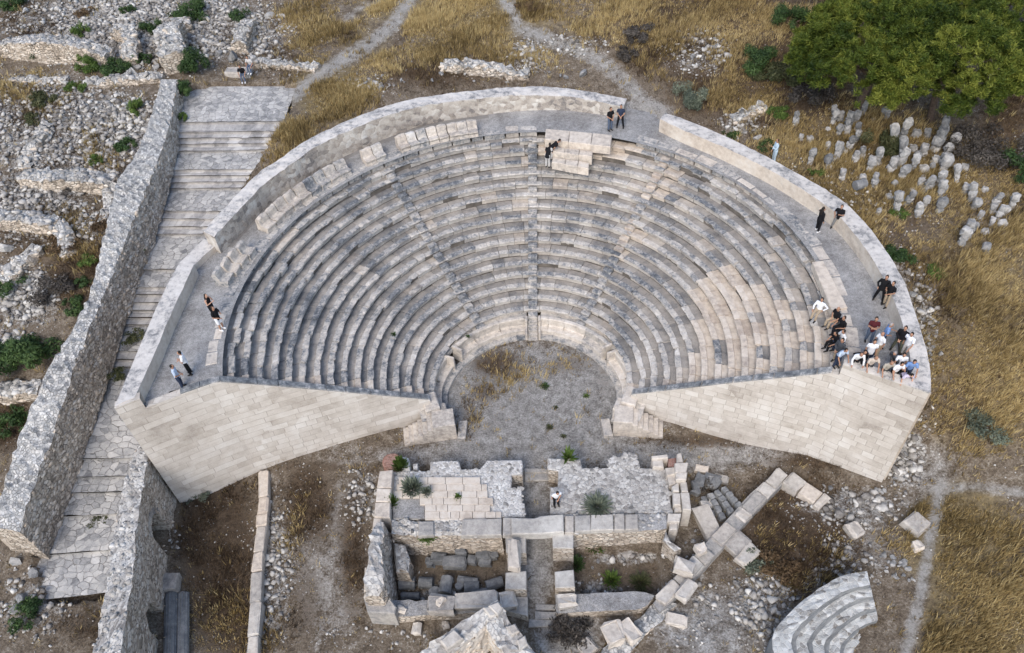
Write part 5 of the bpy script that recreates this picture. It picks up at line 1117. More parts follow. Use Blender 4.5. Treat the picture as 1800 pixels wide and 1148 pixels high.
# ------------------------------------------------------------------ rocks
rock_data = [rock_mesh('rock', M['rock'], 300 + i, 2, random.uniform(.55, .9), 11, .04) for i in range(12)]
def put_rock(px, py, s, label, group, lift=0.0):
    p = at_g(px, py); o = link('rock', random.choice(rock_data)); k = s / 2
    o.scale = (k * random.uniform(.85, 1.2), k * random.uniform(.8, 1.1), k * random.uniform(.8, 1.1)); o.location = (p[0], p[1], p[2] + k * .28 + lift); o.rotation_euler = (random.gauss(0, .25), random.gauss(0, .25), random.uniform(0, 6.28))
    return tagit(o, label, 'rock', group)
for x, y, s, lb in [(1025, 132, .95, 'lone big pale boulder on the brown slope behind the parapet'), (475, 30, .9, 'round boulder left of two at the top near the dirt path'), (498, 30, .85, 'right one of two round boulders at the top'), (410, 105, 1.5, 'broad pale boulder behind the two seated people'), (448, 108, 1.1, 'rounded boulder to the right of the seated people'), (386, 97, .8, 'boulder left of the broad one behind the seated people'), (50, 498, .95, 'white boulder on the slope at the left edge'), (20, 480, 1.3, 'large pale slab boulder at the left edge'), (12, 440, 1.2, 'flat topped boulder in the left edge scrub'), (243, 122, .8, 'grey boulder in front of the bushes by the gravel strip'), (275, 120, .7, 'boulder right of the gravel strip beside the stone stub'), (1340, 290, .8, 'low grey boulder just outside the right parapet'), (1330, 245, .8, 'grey stone beside the green weed along the right parapet'), (160, 1000, .0, ''), (30, 988, .9, 'pale boulder below the foot of the retaining wall'), (60, 1010, .8, 'second pale boulder below the foot of the retaining wall'), (40, 1055, 1.2, 'big white boulder beside the lower paving'), (35, 1070, 1.0, 'flat white stone beside the lower paving'), (1760, 395, .9, 'white boulder among the stone rows at the right edge'), (1545, 840, .6, 'round stone at the foot of the right wing wall corner'), (1440, 100, .0, '')]:
    if s: put_rock(x, y, s, lb, None)
ZONES = [('rubble field at the upper left', [(0, 0), (440, 0), (430, 60), (330, 70), (250, 60), (240, 120), (0, 85)], 37, .3, .85), ('rubble terrace left of the street', [(90, 180), (250, 150), (255, 270), (225, 330), (150, 320), (60, 300)], 36, .28, .7),
         ('rubble along the left edge', [(0, 210), (70, 250), (60, 300), (200, 345), (190, 380), (120, 460), (100, 560), (0, 570)], 27, .28, .7), ('stone heap below the block row', [(1545, 965), (1600, 990), (1612, 1020), (1585, 1030), (1550, 1000)], 24, .25, .55), ('stone strip beside the block row', [(1440, 850), (1560, 860), (1540, 900), (1480, 905)], 15, .25, .5),
         ('rubble outside the right parapet', [(1560, 470), (1600, 490), (1640, 560), (1660, 640), (1640, 660), (1600, 520)], 14, .25, .6), ('stones by the plaza', [(450, 90), (540, 110), (600, 170), (540, 190), (470, 160)], 12, .2, .5), ('rubble behind the parapet', [(620, 100), (1000, 120), (1000, 140), (640, 160)], 18, .25, .6),
         ('stones at the right wing corner', [(1570, 800), (1620, 790), (1620, 840), (1570, 860)], 10, .25, .55), ('small stones in the right stage room', [(1020, 970), (1160, 965), (1160, 985), (1120, 1000), (1050, 1040), (1015, 1035)], 22, .2, .4), ('small stones in the left stage room', [(700, 1005), (880, 1005), (880, 1050), (700, 1050)], 9, .18, .35), ('stone heap below the seat fragment', [(1330, 1010), (1390, 990), (1395, 1020), (1320, 1090), (1295, 1110)], 18, .2, .45), ('rocks on the far slope', [(1205, 60), (1280, 60), (1280, 110), (1205, 120)], 9, .3, .8), ('tumbled stones near the fan steps', [(1215, 930), (1260, 940), (1220, 990), (1190, 985)], 8, .2, .45)]
for nm, poly, n, s0, s1 in ZONES:
    xs, ys = [p[0] for p in poly], [p[1] for p in poly]; k = 0
    while k < n:
        x, y = random.uniform(min(xs), max(xs)), random.uniform(min(ys), max(ys))
        if inpoly(np.array([x]), np.array([y]), poly)[0]: put_rock(x, y, s0 + (s1 - s0) * random.random() ** 2, 'pale limestone rock lying loose, one of the ' + nm, 'loose rocks of the ' + nm); k += 1
# the small rubble nobody could count
def scatter_small(n):
    X = rng.uniform(-50, 44, n * 12); Y = rng.uniform(-17, 42, n * 12); Z = ground(X, Y); m = masks(X, Y, Z); px, py = prj(np.c_[X, Y, Z])
    d = .03 + .10 * m['m_grav'] * (rng.random(len(X)) < .35) * 2.2 + .9 * m['m_rub'] ** 1.5 + .08 * m['m_brown'] + .05 * m['m_path']
    clump = .5 + .5 * np.sin(X * 1.3 + 1.7 * np.sin(Y * .9)) * np.sin(Y * 1.7 + 1.1 * np.sin(X * .7)); d = d * (.35 + clump)
    stg = (np.abs(X - .3) < 8.5) & (Y < -5) & (Y > -14.5)
    ok = (rng.random(len(X)) < d) & ~(inside(X, Y) & (np.hypot(X, Y) > 4.6)) & ~inpoly(px, py, STREET) & (px > -60) & (px < 1860) & (py > -60) & (py < 1210) & ~((np.hypot(X, Y) < 6) & (Y > -4) & (rng.random(len(X)) < .85)) & ~(stg & (rng.random(len(X)) < np.where(m['m_rub'] > .3, .1, .85)))
    i = np.where(ok)[0][:n]; X, Y, Z = X[i], Y[i], Z[i]; mr = m['m_rub'][i]; n = len(i)
    S = (.022 + .045 * rng.random(n) ** 2 + (.34 * rng.random(n) ** 2.8) * np.clip(mr * 1.6, .10, 1))
    bm = bmesh.new(); bmesh.ops.create_icosphere(bm, subdivisions=1, radius=1); V0 = np.array([v.co for v in bm.verts]); F0 = np.array([[v.index for v in f.verts] for f in bm.faces]); bm.free()
    base = []
    for k in range(8):
        v = V0.copy()
        for _ in range(9):
            dd = rng.normal(0, 1, 3); dd /= np.linalg.norm(dd); q = v @ dd; o = rng.uniform(.3, .65); v = v - np.outer(np.clip(q - o, 0, None), dd)
        base.append(v * rng.uniform(.7, 1.15, 3) * np.array([1, 1, .75]))
    base = np.array(base); b = base[rng.integers(0, 8, n)]; a = rng.uniform(0, 6.28, n); c, s = np.cos(a), np.sin(a)
    P = np.stack([b[..., 0] * c[:, None] - b[..., 1] * s[:, None], b[..., 0] * s[:, None] + b[..., 1] * c[:, None], b[..., 2]], -1) * S[:, None, None] + np.stack([X, Y, Z + S * .3], -1)[:, None, :]
    k = len(V0); Fc = (F0[None] + (np.arange(n) * k)[:, None, None]).reshape(-1, 3)
    t = np.repeat(np.clip(rng.normal(.5, .22, n), 0, 1), len(F0))
    me = fast_mesh('rubble', P.reshape(-1, 3), Fc, M['rubble_small'], {'tint': ('FACE', t)})
    tagit(link('rubble', me), kind='stuff')
M['rubble_small'] = stone('small_rubble_stone', [(0.1, (0.11, 0.10, 0.09)), (0.36, (0.24, 0.225, 0.208)), (0.58, (0.37, 0.352, 0.325)), (0.9, (0.56, 0.545, 0.51))], tint=.9, bump=.2)
scatter_small(38000)

# ------------------------------------------------------------------ dry grass and scrub
def blades(name, mat, n, maskf, h0, h1, nb, spread, w0, seed, lean=.25):
    g = np.random.default_rng(seed); X = g.uniform(-50, 44, n * 9); Y = g.uniform(-17, 42, n * 9); Z = ground(X, Y); m = masks(X, Y, Z); px, py = prj(np.c_[X, Y, Z])
    ok = (g.random(len(X)) < maskf(m, X, Y, px, py)) & ~(inside(X, Y) & ((np.hypot(X, Y) > 4.5) | (g.random(len(X)) < .55))) & ~inpoly(px, py, STREET) & (px > -60) & (px < 1860) & (py > -80) & (py < 1210) & ~((np.abs(X - .3) < 8.6) & (Y < -5) & (Y > -14.6) & (g.random(len(X)) < .75))
    rr = np.hypot(X, Y); ok &= ~((rr < 21.3) & (rr > 18.3) & (Y > wing_y(X) - .3) & (Z > 3) & inside(X * .955, Y * .955))
    i = np.where(ok)[0][:n]; X, Y, Z = X[i], Y[i], Z[i]; n = len(i)
    H = g.uniform(h0, h1, n) * (.75 + .5 * np.sin(X * .8 + 2) * np.sin(Y * .9)); T = np.clip(g.normal(.5, .26, n) + .30 * np.sin(X * .45 + 1 + np.sin(Y * .5)) * np.sin(Y * .6 + np.sin(X * .33)), 0, 1)
    X, Y, Z, H, T = [np.repeat(v, nb) for v in (X, Y, Z, H, T)]; k = len(X); a = g.uniform(0, 6.28, k); r = spread * np.sqrt(g.random(k))
    bx, by = X + np.cos(a) * r, Y + np.sin(a) * r; H = H * g.uniform(.6, 1.15, k); b = g.uniform(0, 6.28, k); w = w0 * g.uniform(.7, 1.3, k)
    dx = np.cos(a) * lean * H + g.normal(.16, .16, k) * H; dy = np.sin(a) * lean * H + g.normal(-.05, .16, k) * H
    V = np.stack([np.c_[bx - np.cos(b) * w, by - np.sin(b) * w, Z - .04], np.c_[bx + np.cos(b) * w, by + np.sin(b) * w, Z - .04], np.c_[bx + dx, by + dy, Z + H]], 1).reshape(-1, 3)
    me = fast_mesh(name, V, np.arange(3 * k).reshape(-1, 3), mat, {'tint': ('FACE', np.clip(T + g.normal(0, .1, k), 0, 1))})
    tagit(link(name, me), kind='stuff')
cl = lambda X, Y, f, p: .5 + .5 * np.sin(X * f + 1.5 * np.sin(Y * f * .7 + p)) * np.sin(Y * f * 1.3 + 1.2 * np.sin(X * f * .8))
blades('dry_grass', M['gold_grass'], 60000, lambda m, X, Y, px, py: np.clip(m['m_gold'] * 1.15 * (.30 + cl(X, Y, .8, 0)) - .10 - m['m_path'] * 1.5, 0, 1) + .012, .22, .62, 7, .13, .024, 5, .3)
blades('dry_scrub', M['brown_grass'], 42000, lambda m, X, Y, px, py: np.clip(m['m_brown'] * 1.0 * (.3 + cl(X, Y, 1.1, 2)) + m['m_gold'] * .15 - .06 - m['m_path'] * 1.5, 0, 1) + .016 * (py < 400), .10, .36, 9, .17, .02, 9, .55)

def leaf_cloud(lumps, n, size, seed, elong=1.7, up=.3, tint_spread=.18):
    """lumps: list of (centre, radius xyz, tint); returns verts, quads, tint"""
    g = np.random.default_rng(seed); vol = np.array([l[1][0] * l[1][1] for l in lumps]); pick = g.choice(len(lumps), n, p=vol / vol.sum())
    c = np.array([l[0] for l in lumps])[pick]; r = np.array([l[1] for l in lumps])[pick]; t0 = np.array([l[2] for l in lumps])[pick]
    d = g.normal(0, 1, (n, 3)); d /= np.linalg.norm(d, axis=1)[:, None]; rad = .45 + .62 * g.random(n) ** .8 + .25 * (g.random(n) < .12)
    P = c + d * r * rad[:, None]; nr = d + g.normal(0, .55, (n, 3)) + np.array([0, 0, up]); nr /= np.linalg.norm(nr, axis=1)[:, None]
    a = np.cross(nr, g.normal(0, 1, (n, 3))); a /= np.linalg.norm(a, axis=1)[:, None] + 1e-9; b = np.cross(nr, a); s = size * g.uniform(.6, 1.35, n)[:, None]
    V = np.stack([P - a * s * elong * .5, P + b * s * .32, P + a * s * elong * .5, P - b * s * .32], 1).reshape(-1, 3)
    return V, np.arange(4 * n).reshape(-1, 4), np.clip(t0 + g.normal(0, tint_spread, n), 0, 1)
def bush(px, py, rad, hgt, mat, label, n=900, leaf=.11, name='bush', cat='bush', nl=13, group=None, stems=5, elong=1.7):
    p = at_g(px, py); t = thing(name, label, cat, tuple(p), 0, group); lumps = []
    for k in range(nl):
        a = random.uniform(0, 6.28); q = math.sqrt(random.random()) * .85; hz = random.uniform(.25, .8)
        lumps.append(((math.cos(a) * q * rad, math.sin(a) * q * rad, hgt * hz * (1 - .35 * q)), (rad * random.uniform(.18, .40), rad * random.uniform(.18, .40), hgt * random.uniform(.16, .32)), random.uniform(.3, .75)))
    V, Fq, T = leaf_cloud(lumps, n, leaf, random.randint(0, 99999), elong)
    link('foliage', fast_mesh('foliage', V, Fq, M[mat], {'tint': ('FACE', T)}), t)
    mb = MB()
    for k in range(stems):
        l = random.choice(lumps)[0]; tube(mb, [(0, 0, -.15), (l[0] * .4, l[1] * .4, l[2] * .5), (l[0], l[1], l[2])], [.04 * rad + .015, .03 * rad + .01, .012], 5)
    mb.build('stem', [M['bark']], t)
    return t
BUSH = [(45, 645, 2.0, 2.0, 'shrub', 'big dense dark green bush at the left edge', 5200, .15), (30, 745, 1.1, .9, 'shrub', 'dark green bush in the brown hollow below the big one at left', 1200, .13), (345, 128, 1.0, 2.3, 'shrub', 'tall dark green bush beside the stone stub above the street', 2600, .12), (340, 28, 1.5, 1.6, 'shrub', 'large green bush at the top left among rubble', 2600, .13), (267, 55, .9, 1.2, 'shrub', 'slim green bush left of the large one at the top left', 1000, .12), (228, 22, .6, .7, 'shrub', 'small green bush at the top edge among white rubble', 600, .11), (425, 35, .8, 1.0, 'shrub', 'green bush above the broken wall near the two boulders', 900, .11), (165, 120, 1.1, 1.3, 'bright', 'bright green bush in front of the coursed rubble wall', 2000, .12), (208, 125, 1.1, 1.1, 'shrub', 'mid green bush right of the bright green one', 1700, .12), (250, 112, .8, 1.0, 'shrub', 'dark green bush between the curved wall and the stone stub', 900, .12), (145, 62, .7, 1.0, 'bright', 'bright green bush behind the coursed rubble wall', 900, .11),
        (75, 100, .9, 1.0, 'shrub', 'dark bush growing against the coursed rubble wall', 900, .12), (22, 12, 1.2, 1.0, 'shrub', 'dark green bush in the top left corner', 1200, .12), (80, 180, 1.0, .9, 'olive', 'olive green and straw bush at the left above the terrace', 1300, .12), (135, 158, .8, .6, 'bright', 'small bright bush near the end of the gravel strip', 700, .11), (242, 196, .55, 1.0, 'bright', 'lone yellow green bush on the rubble terrace', 1200, .10), (226, 262, .75, .8, 'shrub', 'green bush beside the middle of the retaining wall', 1000, .11), (322, 165, .65, 1.2, 'shrub', 'narrow dark green bush at the top of the retaining wall', 1000, .11), (322, 210, .4, .6, 'bright', 'small weed bush at the first street step', 400, .1), (170, 285, .5, .5, 'bright', 'small green bush on the terrace above the scrub', 450, .1), (155, 462, .6, .6, 'bright', 'yellow green bush in brown scrub beside the retaining wall', 700, .1), (132, 545, .75, .8, 'shrub', 'green bush against the retaining wall above the big bush', 1000, .11), (18, 508, 1.0, .7, 'shrub', 'dark green bush around white boulders at the left edge', 1300, .11), (242, 447, .5, .6, 'shrub', 'small green bush at the wall foot on the upper street', 600, .1), (60, 215, .8, .6, 'olive', 'low olive bush on the left slope', 700, .11), (148, 500, .5, .5, 'shrub', 'low green bush above the one against the wall', 450, .1),
        (1213, 180, 1.15, 1.6, 'greygreen', 'round grey green bush just outside the gap in the parapets', 3000, .09), (1325, 118, 1.4, 1.6, 'shrub', 'dark green bush on the slope left of the pines', 2800, .12), (1388, 45, 1.3, 1.7, 'shrub', 'bush at the top left edge of the pine crowns', 2200, .12), (1362, 208, .75, .9, 'bright', 'green feathery weed bush near the right parapet', 1400, .09), (1543, 268, 1.1, 1.5, 'olive', 'dark olive broom bush among the standing stones', 2600, .1), (1574, 455, .95, .9, 'shrub', 'low green bush touching the outside of the right parapet', 2200, .1), (1283, 240, .6, .4, 'shrub', 'small green weed between parapet and tumbled stones', 500, .09), (1348, 262, .6, .6, 'shrub', 'small bush near the person in pale blue', 500, .09), (1435, 305, .5, .4, 'bright', 'tiny green weed outside the parapet below the pillars', 350, .09), (1742, 748, 1.1, .6, 'greygreen', 'low grey green bush in the grass at the right', 1500, .1), (1735, 270, 2.2, 1.6, 'deadbush', 'wide grey leafless bush under the pines at right', 3600, .12), (1790, 300, 1.2, 1.6, 'shrub', 'dark bush at the right edge below the pines', 1500, .13), (1425, 175, 1.3, 1.3, 'deadbush', 'grey dead bush left of the standing stones', 2200, .11), (1375, 140, 1.6, 1.1, 'olive', 'brown olive bush between the slope bush and the pines', 2200, .12), (1125, 65, 1.2, .8, 'deadbush', 'dark brush beside the dirt path behind the theatre', 1500, .12), (1105, 100, .9, .7, 'deadbush', 'small dark brush lower along the path', 900, .12), (930, 18, 1.0, .7, 'orangebush', 'rusty brown bush beside the path at the top', 1700, .1), (1640, 480, .6, .5, 'bright', 'yellowish weed bush outside the parapet among pebbles', 400, .1), (1580, 380, .5, .4, 'bright', 'small weed among the lower standing stones', 350, .1), (48, 1090, .9, .9, 'shrub', 'green bush beside the lower street paving', 1600, .1), (205, 803, .5, .3, 'olive', 'low weed on the street next to the arched wall', 450, .09), (175, 915, .55, .3, 'olive', 'dry weed growing on the lower street ramp', 450, .09), (265, 830, 1.0, .7, 'orangebush', 'brown dry bush on top of the arched wall', 1100, .1), (345, 868, .9, .5, 'greygreen', 'grey weed at the foot of the left wing wall', 800, .09), (235, 595, .7, .35, 'olive', 'dry weeds across the steps of the street', 700, .09), (205, 660, .6, .35, 'olive', 'green and straw weeds on the lower street steps', 600, .09), (215, 1010, .0, 0, '', '', 0, 0), (1370, 1000, 1.1, .5, 'orangebush', 'dry brush heap below the diagonal wall', 1400, .12), (1330, 992, .7, .6, 'greygreen', 'pale thorny plant beside the flat blocks', 700, .09), (1000, 1098, 1.2, .8, 'deadbush', 'dark scrub in front of the stage building doorway', 2000, .11), (1240, 860, .6, .5, 'deadbush', 'dark weed beside the east stage wall', 500, .1),
        (120, 430, 1.2, .7, 'orangebush', 'brown thorn brush on the terrace at left', 1500, .12), (100, 510, 1.4, .9, 'deadbush', 'dead brown brush above the big green bush', 1700, .12), (180, 395, .9, .6, 'orangebush', 'rusty dry brush beside the retaining wall', 1000, .12), (150, 25, .8, .5, 'orangebush', 'brown brush among rubble at the top left', 700, .12), (130, 330, .9, .5, 'deadbush', 'thorny grey brush on the rubble terrace', 900, .11)]
for x, y, r, h, m_, lb, n, lf in BUSH:
    if n: bush(x, y, r * 1.12, h, m_, lb, int(n * 1.3), lf * .92)
def weed(px, py, z, rad, hgt, mat, label, n=260, leaf=.1, spiky=False):
    p = at(px, py, z); t = thing('weed', label, 'plant', tuple(p)); g = np.random.default_rng(int(px * 7 + py))
    a = g.uniform(0, 6.28, n); el = g.uniform(.35, 1.45, n); L = g.uniform(.6, 1.1, n) * hgt; d = np.c_[np.cos(a) * np.cos(el) * rad / hgt, np.sin(a) * np.cos(el) * rad / hgt, np.sin(el)] * L[:, None]
    s = (np.zeros((n, 3)) if spiky else d * g.uniform(.2, .75, n)[:, None]) + g.normal(0, .03, (n, 3)) * np.array([1, 1, .3]); e = s + d * (1 if spiky else .45); w = np.cross(d, [0, 0, 1.0]); w /= np.linalg.norm(w, axis=1)[:, None] + 1e-9; w = w * (leaf * .25)
    m1 = (s + e) / 2; V = np.stack([s, m1 + w, e, m1 - w], 1).reshape(-1, 3)
    link('foliage', fast_mesh('foliage', V, np.arange(4 * n).reshape(-1, 4), M[mat], {'tint': ('FACE', np.clip(g.normal(.55, .2, n), 0, 1))}), t)
    mb = MB()
    for k in range(4): tube(mb, [(0, 0, -.05), tuple(d[k] * .5)], [.015, .008], 5)
    mb.build('stem', [M['bark']], t)
for a in [(725, 862, 1.46, .75, .75, 'greygreen', 'large grey green weed on the pale paved platform', 700, .14), (750, 868, 1.46, .4, .5, 'greygreen', 'smaller grey green weed beside the large one on the paved platform', 250, .12), (805, 875, 1.46, .25, .3, 'bright', 'tiny green weed in the middle of the paved platform', 120, .12), (706, 825, 1.0, .5, 1.1, 'bright', 'tall green weed at the north west corner of the stage building', 700, .14), (689, 888, 1.2, .45, .8, 'bright', 'yellow green weed along the west block wall', 500, .13), (1050, 892, 1.3, .95, .5, 'greygreen', 'wide blue grey weed on the right rubble platform', 900, .12), (752, 945, 1.1, .6, .3, 'bright', 'moss green weed hanging on the cross wall', 300, .12), (1045, 962, -.78, .7, .8, 'bright', 'grassy weed at the back of the right stage room', 500, .14), (1117, 955, -.78, .6, .7, 'bright', 'second grassy weed at the back of the right stage room', 350, .14), (1012, 995, -.78, .6, .6, 'shrub', 'dark weed beside the right hand pier', 400, .13), (1075, 1022, -.78, .6, .6, 'bright', 'green weed in the front of the right stage room', 400, .13), (1125, 1025, -.78, .7, .45, 'olive', 'straw weed in the front corner of the right stage room', 400, .12),
          (958, 680, .02, .35, .2, 'shrub', 'green weed near the middle of the orchestra', 250, .09), (1030, 697, .02, .25, .15, 'bright', 'small green weed at the right of the orchestra', 180, .08), (966, 752, .02, .3, .2, 'olive', 'olive weed at the lower middle of the orchestra', 200, .08), (977, 717, .02, .2, .15, 'olive', 'tiny weed between two others in the orchestra', 120, .08), (990, 768, .02, .25, .15, 'olive', 'little dry weed nearest the stage in the orchestra', 140, .08), (693, 590, 4.2, .25, .25, 'shrub', 'small weed growing on a left seat row', 140, .1), (823, 593, 1.6, .2, .2, 'shrub', 'small weed on the podium edge left of the middle', 120, .1)]: weed(*a)
weed(998, 806, 1.2, .75, .75, 'bright', 'spiky agave like plant on the north edge of the right platform', 60, .3, True)

# ------------------------------------------------------------------ pines
def pine(px, py, rad, hgt, label, seed):
    rn = random.Random(seed); g = np.random.default_rng(seed); p = at_g(px, py); t = thing('pine_tree', label, 'tree', tuple(p), 0, None)
    lobes = []
    for k in range(58):
        e = math.asin(1 - (k + .5) / 58 * 1.12 if k < 52 else rn.uniform(-.1, .5)); a = k * 2.39996 + rn.gauss(0, .25); sh = rn.uniform(.78, 1.02)
        lobes.append(np.array([math.cos(a) * math.cos(e) * rad * sh, math.sin(a) * math.cos(e) * rad * sh, hgt * .47 + math.sin(e) * hgt * .42 * sh, rad * rn.uniform(.14, .25)]))
    C_, TT = [], []
    for l in lobes:
        tl = rn.uniform(.22, .78)
        for _ in range(34):
            d = g.normal(0, 1, 3); d[2] = abs(d[2]) * .9 - .22; d /= np.linalg.norm(d); C_.append(l[:3] + d * l[3] * rn.uniform(.75, 1.12) * np.array([1, 1, 1.2])); TT.append(tl + rn.gauss(0, .10))
    C_ = np.array(C_); TT = np.array(TT); nn = 80; k = len(C_) * nn
    c = np.repeat(C_, nn, 0); tt = np.repeat(TT, nn); d = g.normal(0, 1, (k, 3)); d[:, 2] = d[:, 2] * .7 + .7; d /= np.linalg.norm(d, axis=1)[:, None]; L = g.uniform(.12, .30, k)[:, None]; s = c + g.normal(0, .085, (k, 3)); w = np.cross(d, g.normal(0, 1, (k, 3))); w /= np.linalg.norm(w, axis=1)[:, None]; w = w * .030
    V = np.stack([s - w, s + w, s + d * L], 1).reshape(-1, 3)
    link('crown', fast_mesh('crown', V, np.arange(3 * k).reshape(-1, 3), M['pine'], {'tint': ('FACE', np.clip(tt + g.normal(0, .13, k), 0, 1))}), t)
    mb = MB(); top = hgt * .8; bend = (rn.uniform(-.4, .4), rn.uniform(-.4, .4)); tube(mb, [(0, 0, -.3), (bend[0], bend[1], hgt * .35), (bend[0] * .6, bend[1] * .6, top)], [.26, .19, .05], 9); mb.build('trunk', [M['bark']], t)
    for l in lobes[20::5]:
        mb = MB(); z0 = min(top, l[2] * .62); tube(mb, [(bend[0] * .8, bend[1] * .8, z0), (l[0] * .5, l[1] * .5, (z0 + l[2]) / 2 + .1), tuple(l[:3])], [.07, .045, .02], 6); mb.build('branch', [M['bark']], t)
for a in [(1500, 200, 4.6, 7.5, 'broad pine whose low branches reach over the standing stones', 21), (1636, 212, 4.4, 7.2, 'pine with lowest crown right beside the grey leafless bush', 22), (1730, 85, 4.4, 7.8, 'pine at the upper right corner behind the others', 23), (1585, 45, 4.6, 8, 'pine at the top edge behind the broad one', 24), (1690, -20, 4.4, 8, 'pine mostly cut off by the top edge of the view', 25), (1480, 20, 3.6, 7, 'smaller pine at the left end of the pine clump', 26)]: pine(*a)

# ------------------------------------------------------------------ people
SK = {'light': plain('skin_light', (.50, .30, .21), .08, 30, .55), 'tan': plain('skin_tan', (.36, .20, .13), .08, 30, .55)}
def cloth(name, c): return plain(name, c, .12, 45, .9, .1)
CL = {k: cloth(k + '_cloth', c) for k, c in dict(black=(.012, .012, .014), charcoal=(.045, .047, .052), white=(.72, .73, .75), lightblue=(.42, .50, .62), blue=(.16, .26, .48), navy=(.03, .04, .07), maroon=(.075, .018, .022), khaki=(.36, .29, .21), beige=(.50, .44, .38), greybeige=(.36, .33, .28), jeans=(.085, .11, .16), grey=(.20, .20, .20), olive=(.09, .095, .07), lilac=(.55, .50, .62), paleblue=(.42, .52, .60), darkgrey=(.06, .065, .075), lightgrey=(.48, .47, .46)).items()}
HAIR = {'dark': plain('dark_hair', (.015, .012, .010), .2, 60, .6), 'grey': plain('grey_hair', (.28, .26, .25), .2, 60, .7), 'brown': plain('brown_hair', (.05, .032, .02), .2, 60, .6)}
LEATHER = plain('shoe_leather', (.02, .018, .017), .2, 40, .5); SNEAKER = plain('white_sneaker', (.7, .7, .7), .08, 40, .6); EYE = plain('eye_dark', (.02, .015, .012), .1, 10, .3)
ARMS = {'side': ((.06, -.03, -.29), (.05, .05, -.53)), 'fold': ((.06, .06, -.28), (-.19, .22, -.23)), 'hips': ((.20, -.07, -.23), (.03, .06, -.43)), 'clasp': ((.07, .02, -.29), (-.14, .22, -.42)), 'lean': ((.09, .19, -.24), (.07, .42, -.38)), 'phone': ((.05, .10, -.27), (-.10, .30, -.13)), 'knees': ((.08, .13, -.26), (.0, .36, -.33)), 'face': ((.02, .16, -.24), (-.12, .20, .02)), 'camera': ((.05, .14, -.24), (-.08, .34, -.06)), 'pocket': ((.11, -.04, -.28), (.03, .03, -.50)), 'back': ((.08, -.10, -.27), (-.14, -.18, -.42))}
def skeleton(legs, lean, armL, armR, turn=0.0, sitz=.42):
    J = {}
    if legs == 'sit': P = np.array([0, 0, sitz + .09]); hk = [(s * .10, .44, sitz + .08) for s in (-1, 1)]; ha = [(s * .11, .47, .09) for s in (-1, 1)]
    elif legs == 'cross': P = np.array([0, 0, sitz + .09]); hk = [(-.12, .43, sitz + .08), (.07, .40, sitz + .20)]; ha = [(-.12, .42, .09), (-.16, .60, sitz + .02)]
    elif legs == 'stride': P = np.array([0, 0, .90]); hk = [(-.11, .20, .50), (.12, -.06, .48)]; ha = [(-.13, .30, .09), (.14, -.38, .14)]
    elif legs == 'wide': P = np.array([0, 0, .92]); hk = [(-.16, .03, .50), (.16, .0, .49)]; ha = [(-.22, .03, .09), (.22, -.03, .09)]
    elif legs == 'relax': P = np.array([.03, 0, .94]); hk = [(-.09, .05, .50), (.13, .02, .49)]; ha = [(-.11, .08, .09), (.15, -.03, .09)]
    else: P = np.array([0, 0, .945]); hk = [(s * .10, .02, .50) for s in (-1, 1)]; ha = [(s * .11, -.01, .09) for s in (-1, 1)]
    J['P'] = P; s = np.array([0, math.sin(lean), math.cos(lean)]); f = np.array([0, math.cos(lean), -math.sin(lean)]); x = np.array([1., 0, 0]); J['s'], J['f'] = s, f
    J['waist'] = P + s * .16; J['chest'] = P + s * .35; J['sh'] = P + s * .47; J['neck'] = P + s * .54; hl = lean * .7
    hd = np.array([0, math.sin(hl), math.cos(hl)]); J['head'] = J['neck'] + hd * .165 + np.array([0, .025, 0]); J['hd'] = hd; J['hf'] = np.array([math.sin(turn) * math.cos(hl), math.cos(turn) * math.cos(hl), -math.sin(hl) - .12])
    J['legs'] = [(P + np.array([sg * .095, 0, -.03]), np.array(k), np.array(a)) for sg, k, a in zip((-1, 1), hk, ha)]
    J['arms'] = []
    for sg, A in ((-1, armL), (1, armR)):
        so = J['sh'] + x * sg * .185; e, w = ARMS[A]
        T = lambda v: so + x * sg * v[0] + f * v[1] + s * v[2]
        J['arms'].append((so, T(e), T(w), sg))
    return J
def remesh(mb, name, mats, vox, smooth=3, fac=.5):
    me = mb.mesh(name + '_src', mats); o = link('tmp', me); m = o.modifiers.new('r', 'REMESH'); m.mode = 'VOXEL'; m.voxel_size = vox; m.use_smooth_shade = True
    m2 = o.modifiers.new('s', 'SMOOTH'); m2.iterations = smooth; m2.factor = fac
    dg = bpy.context.evaluated_depsgraph_get(); out = bpy.data.meshes.new_from_object(o.evaluated_get(dg)); out.name = name; bpy.data.objects.remove(o); out.materials.clear()
    for mt in mats if isinstance(mats, list) else [mats]: out.materials.append(mt)
    out.polygons.foreach_set('use_smooth', [True] * len(out.polygons)); return out
_cache = {}
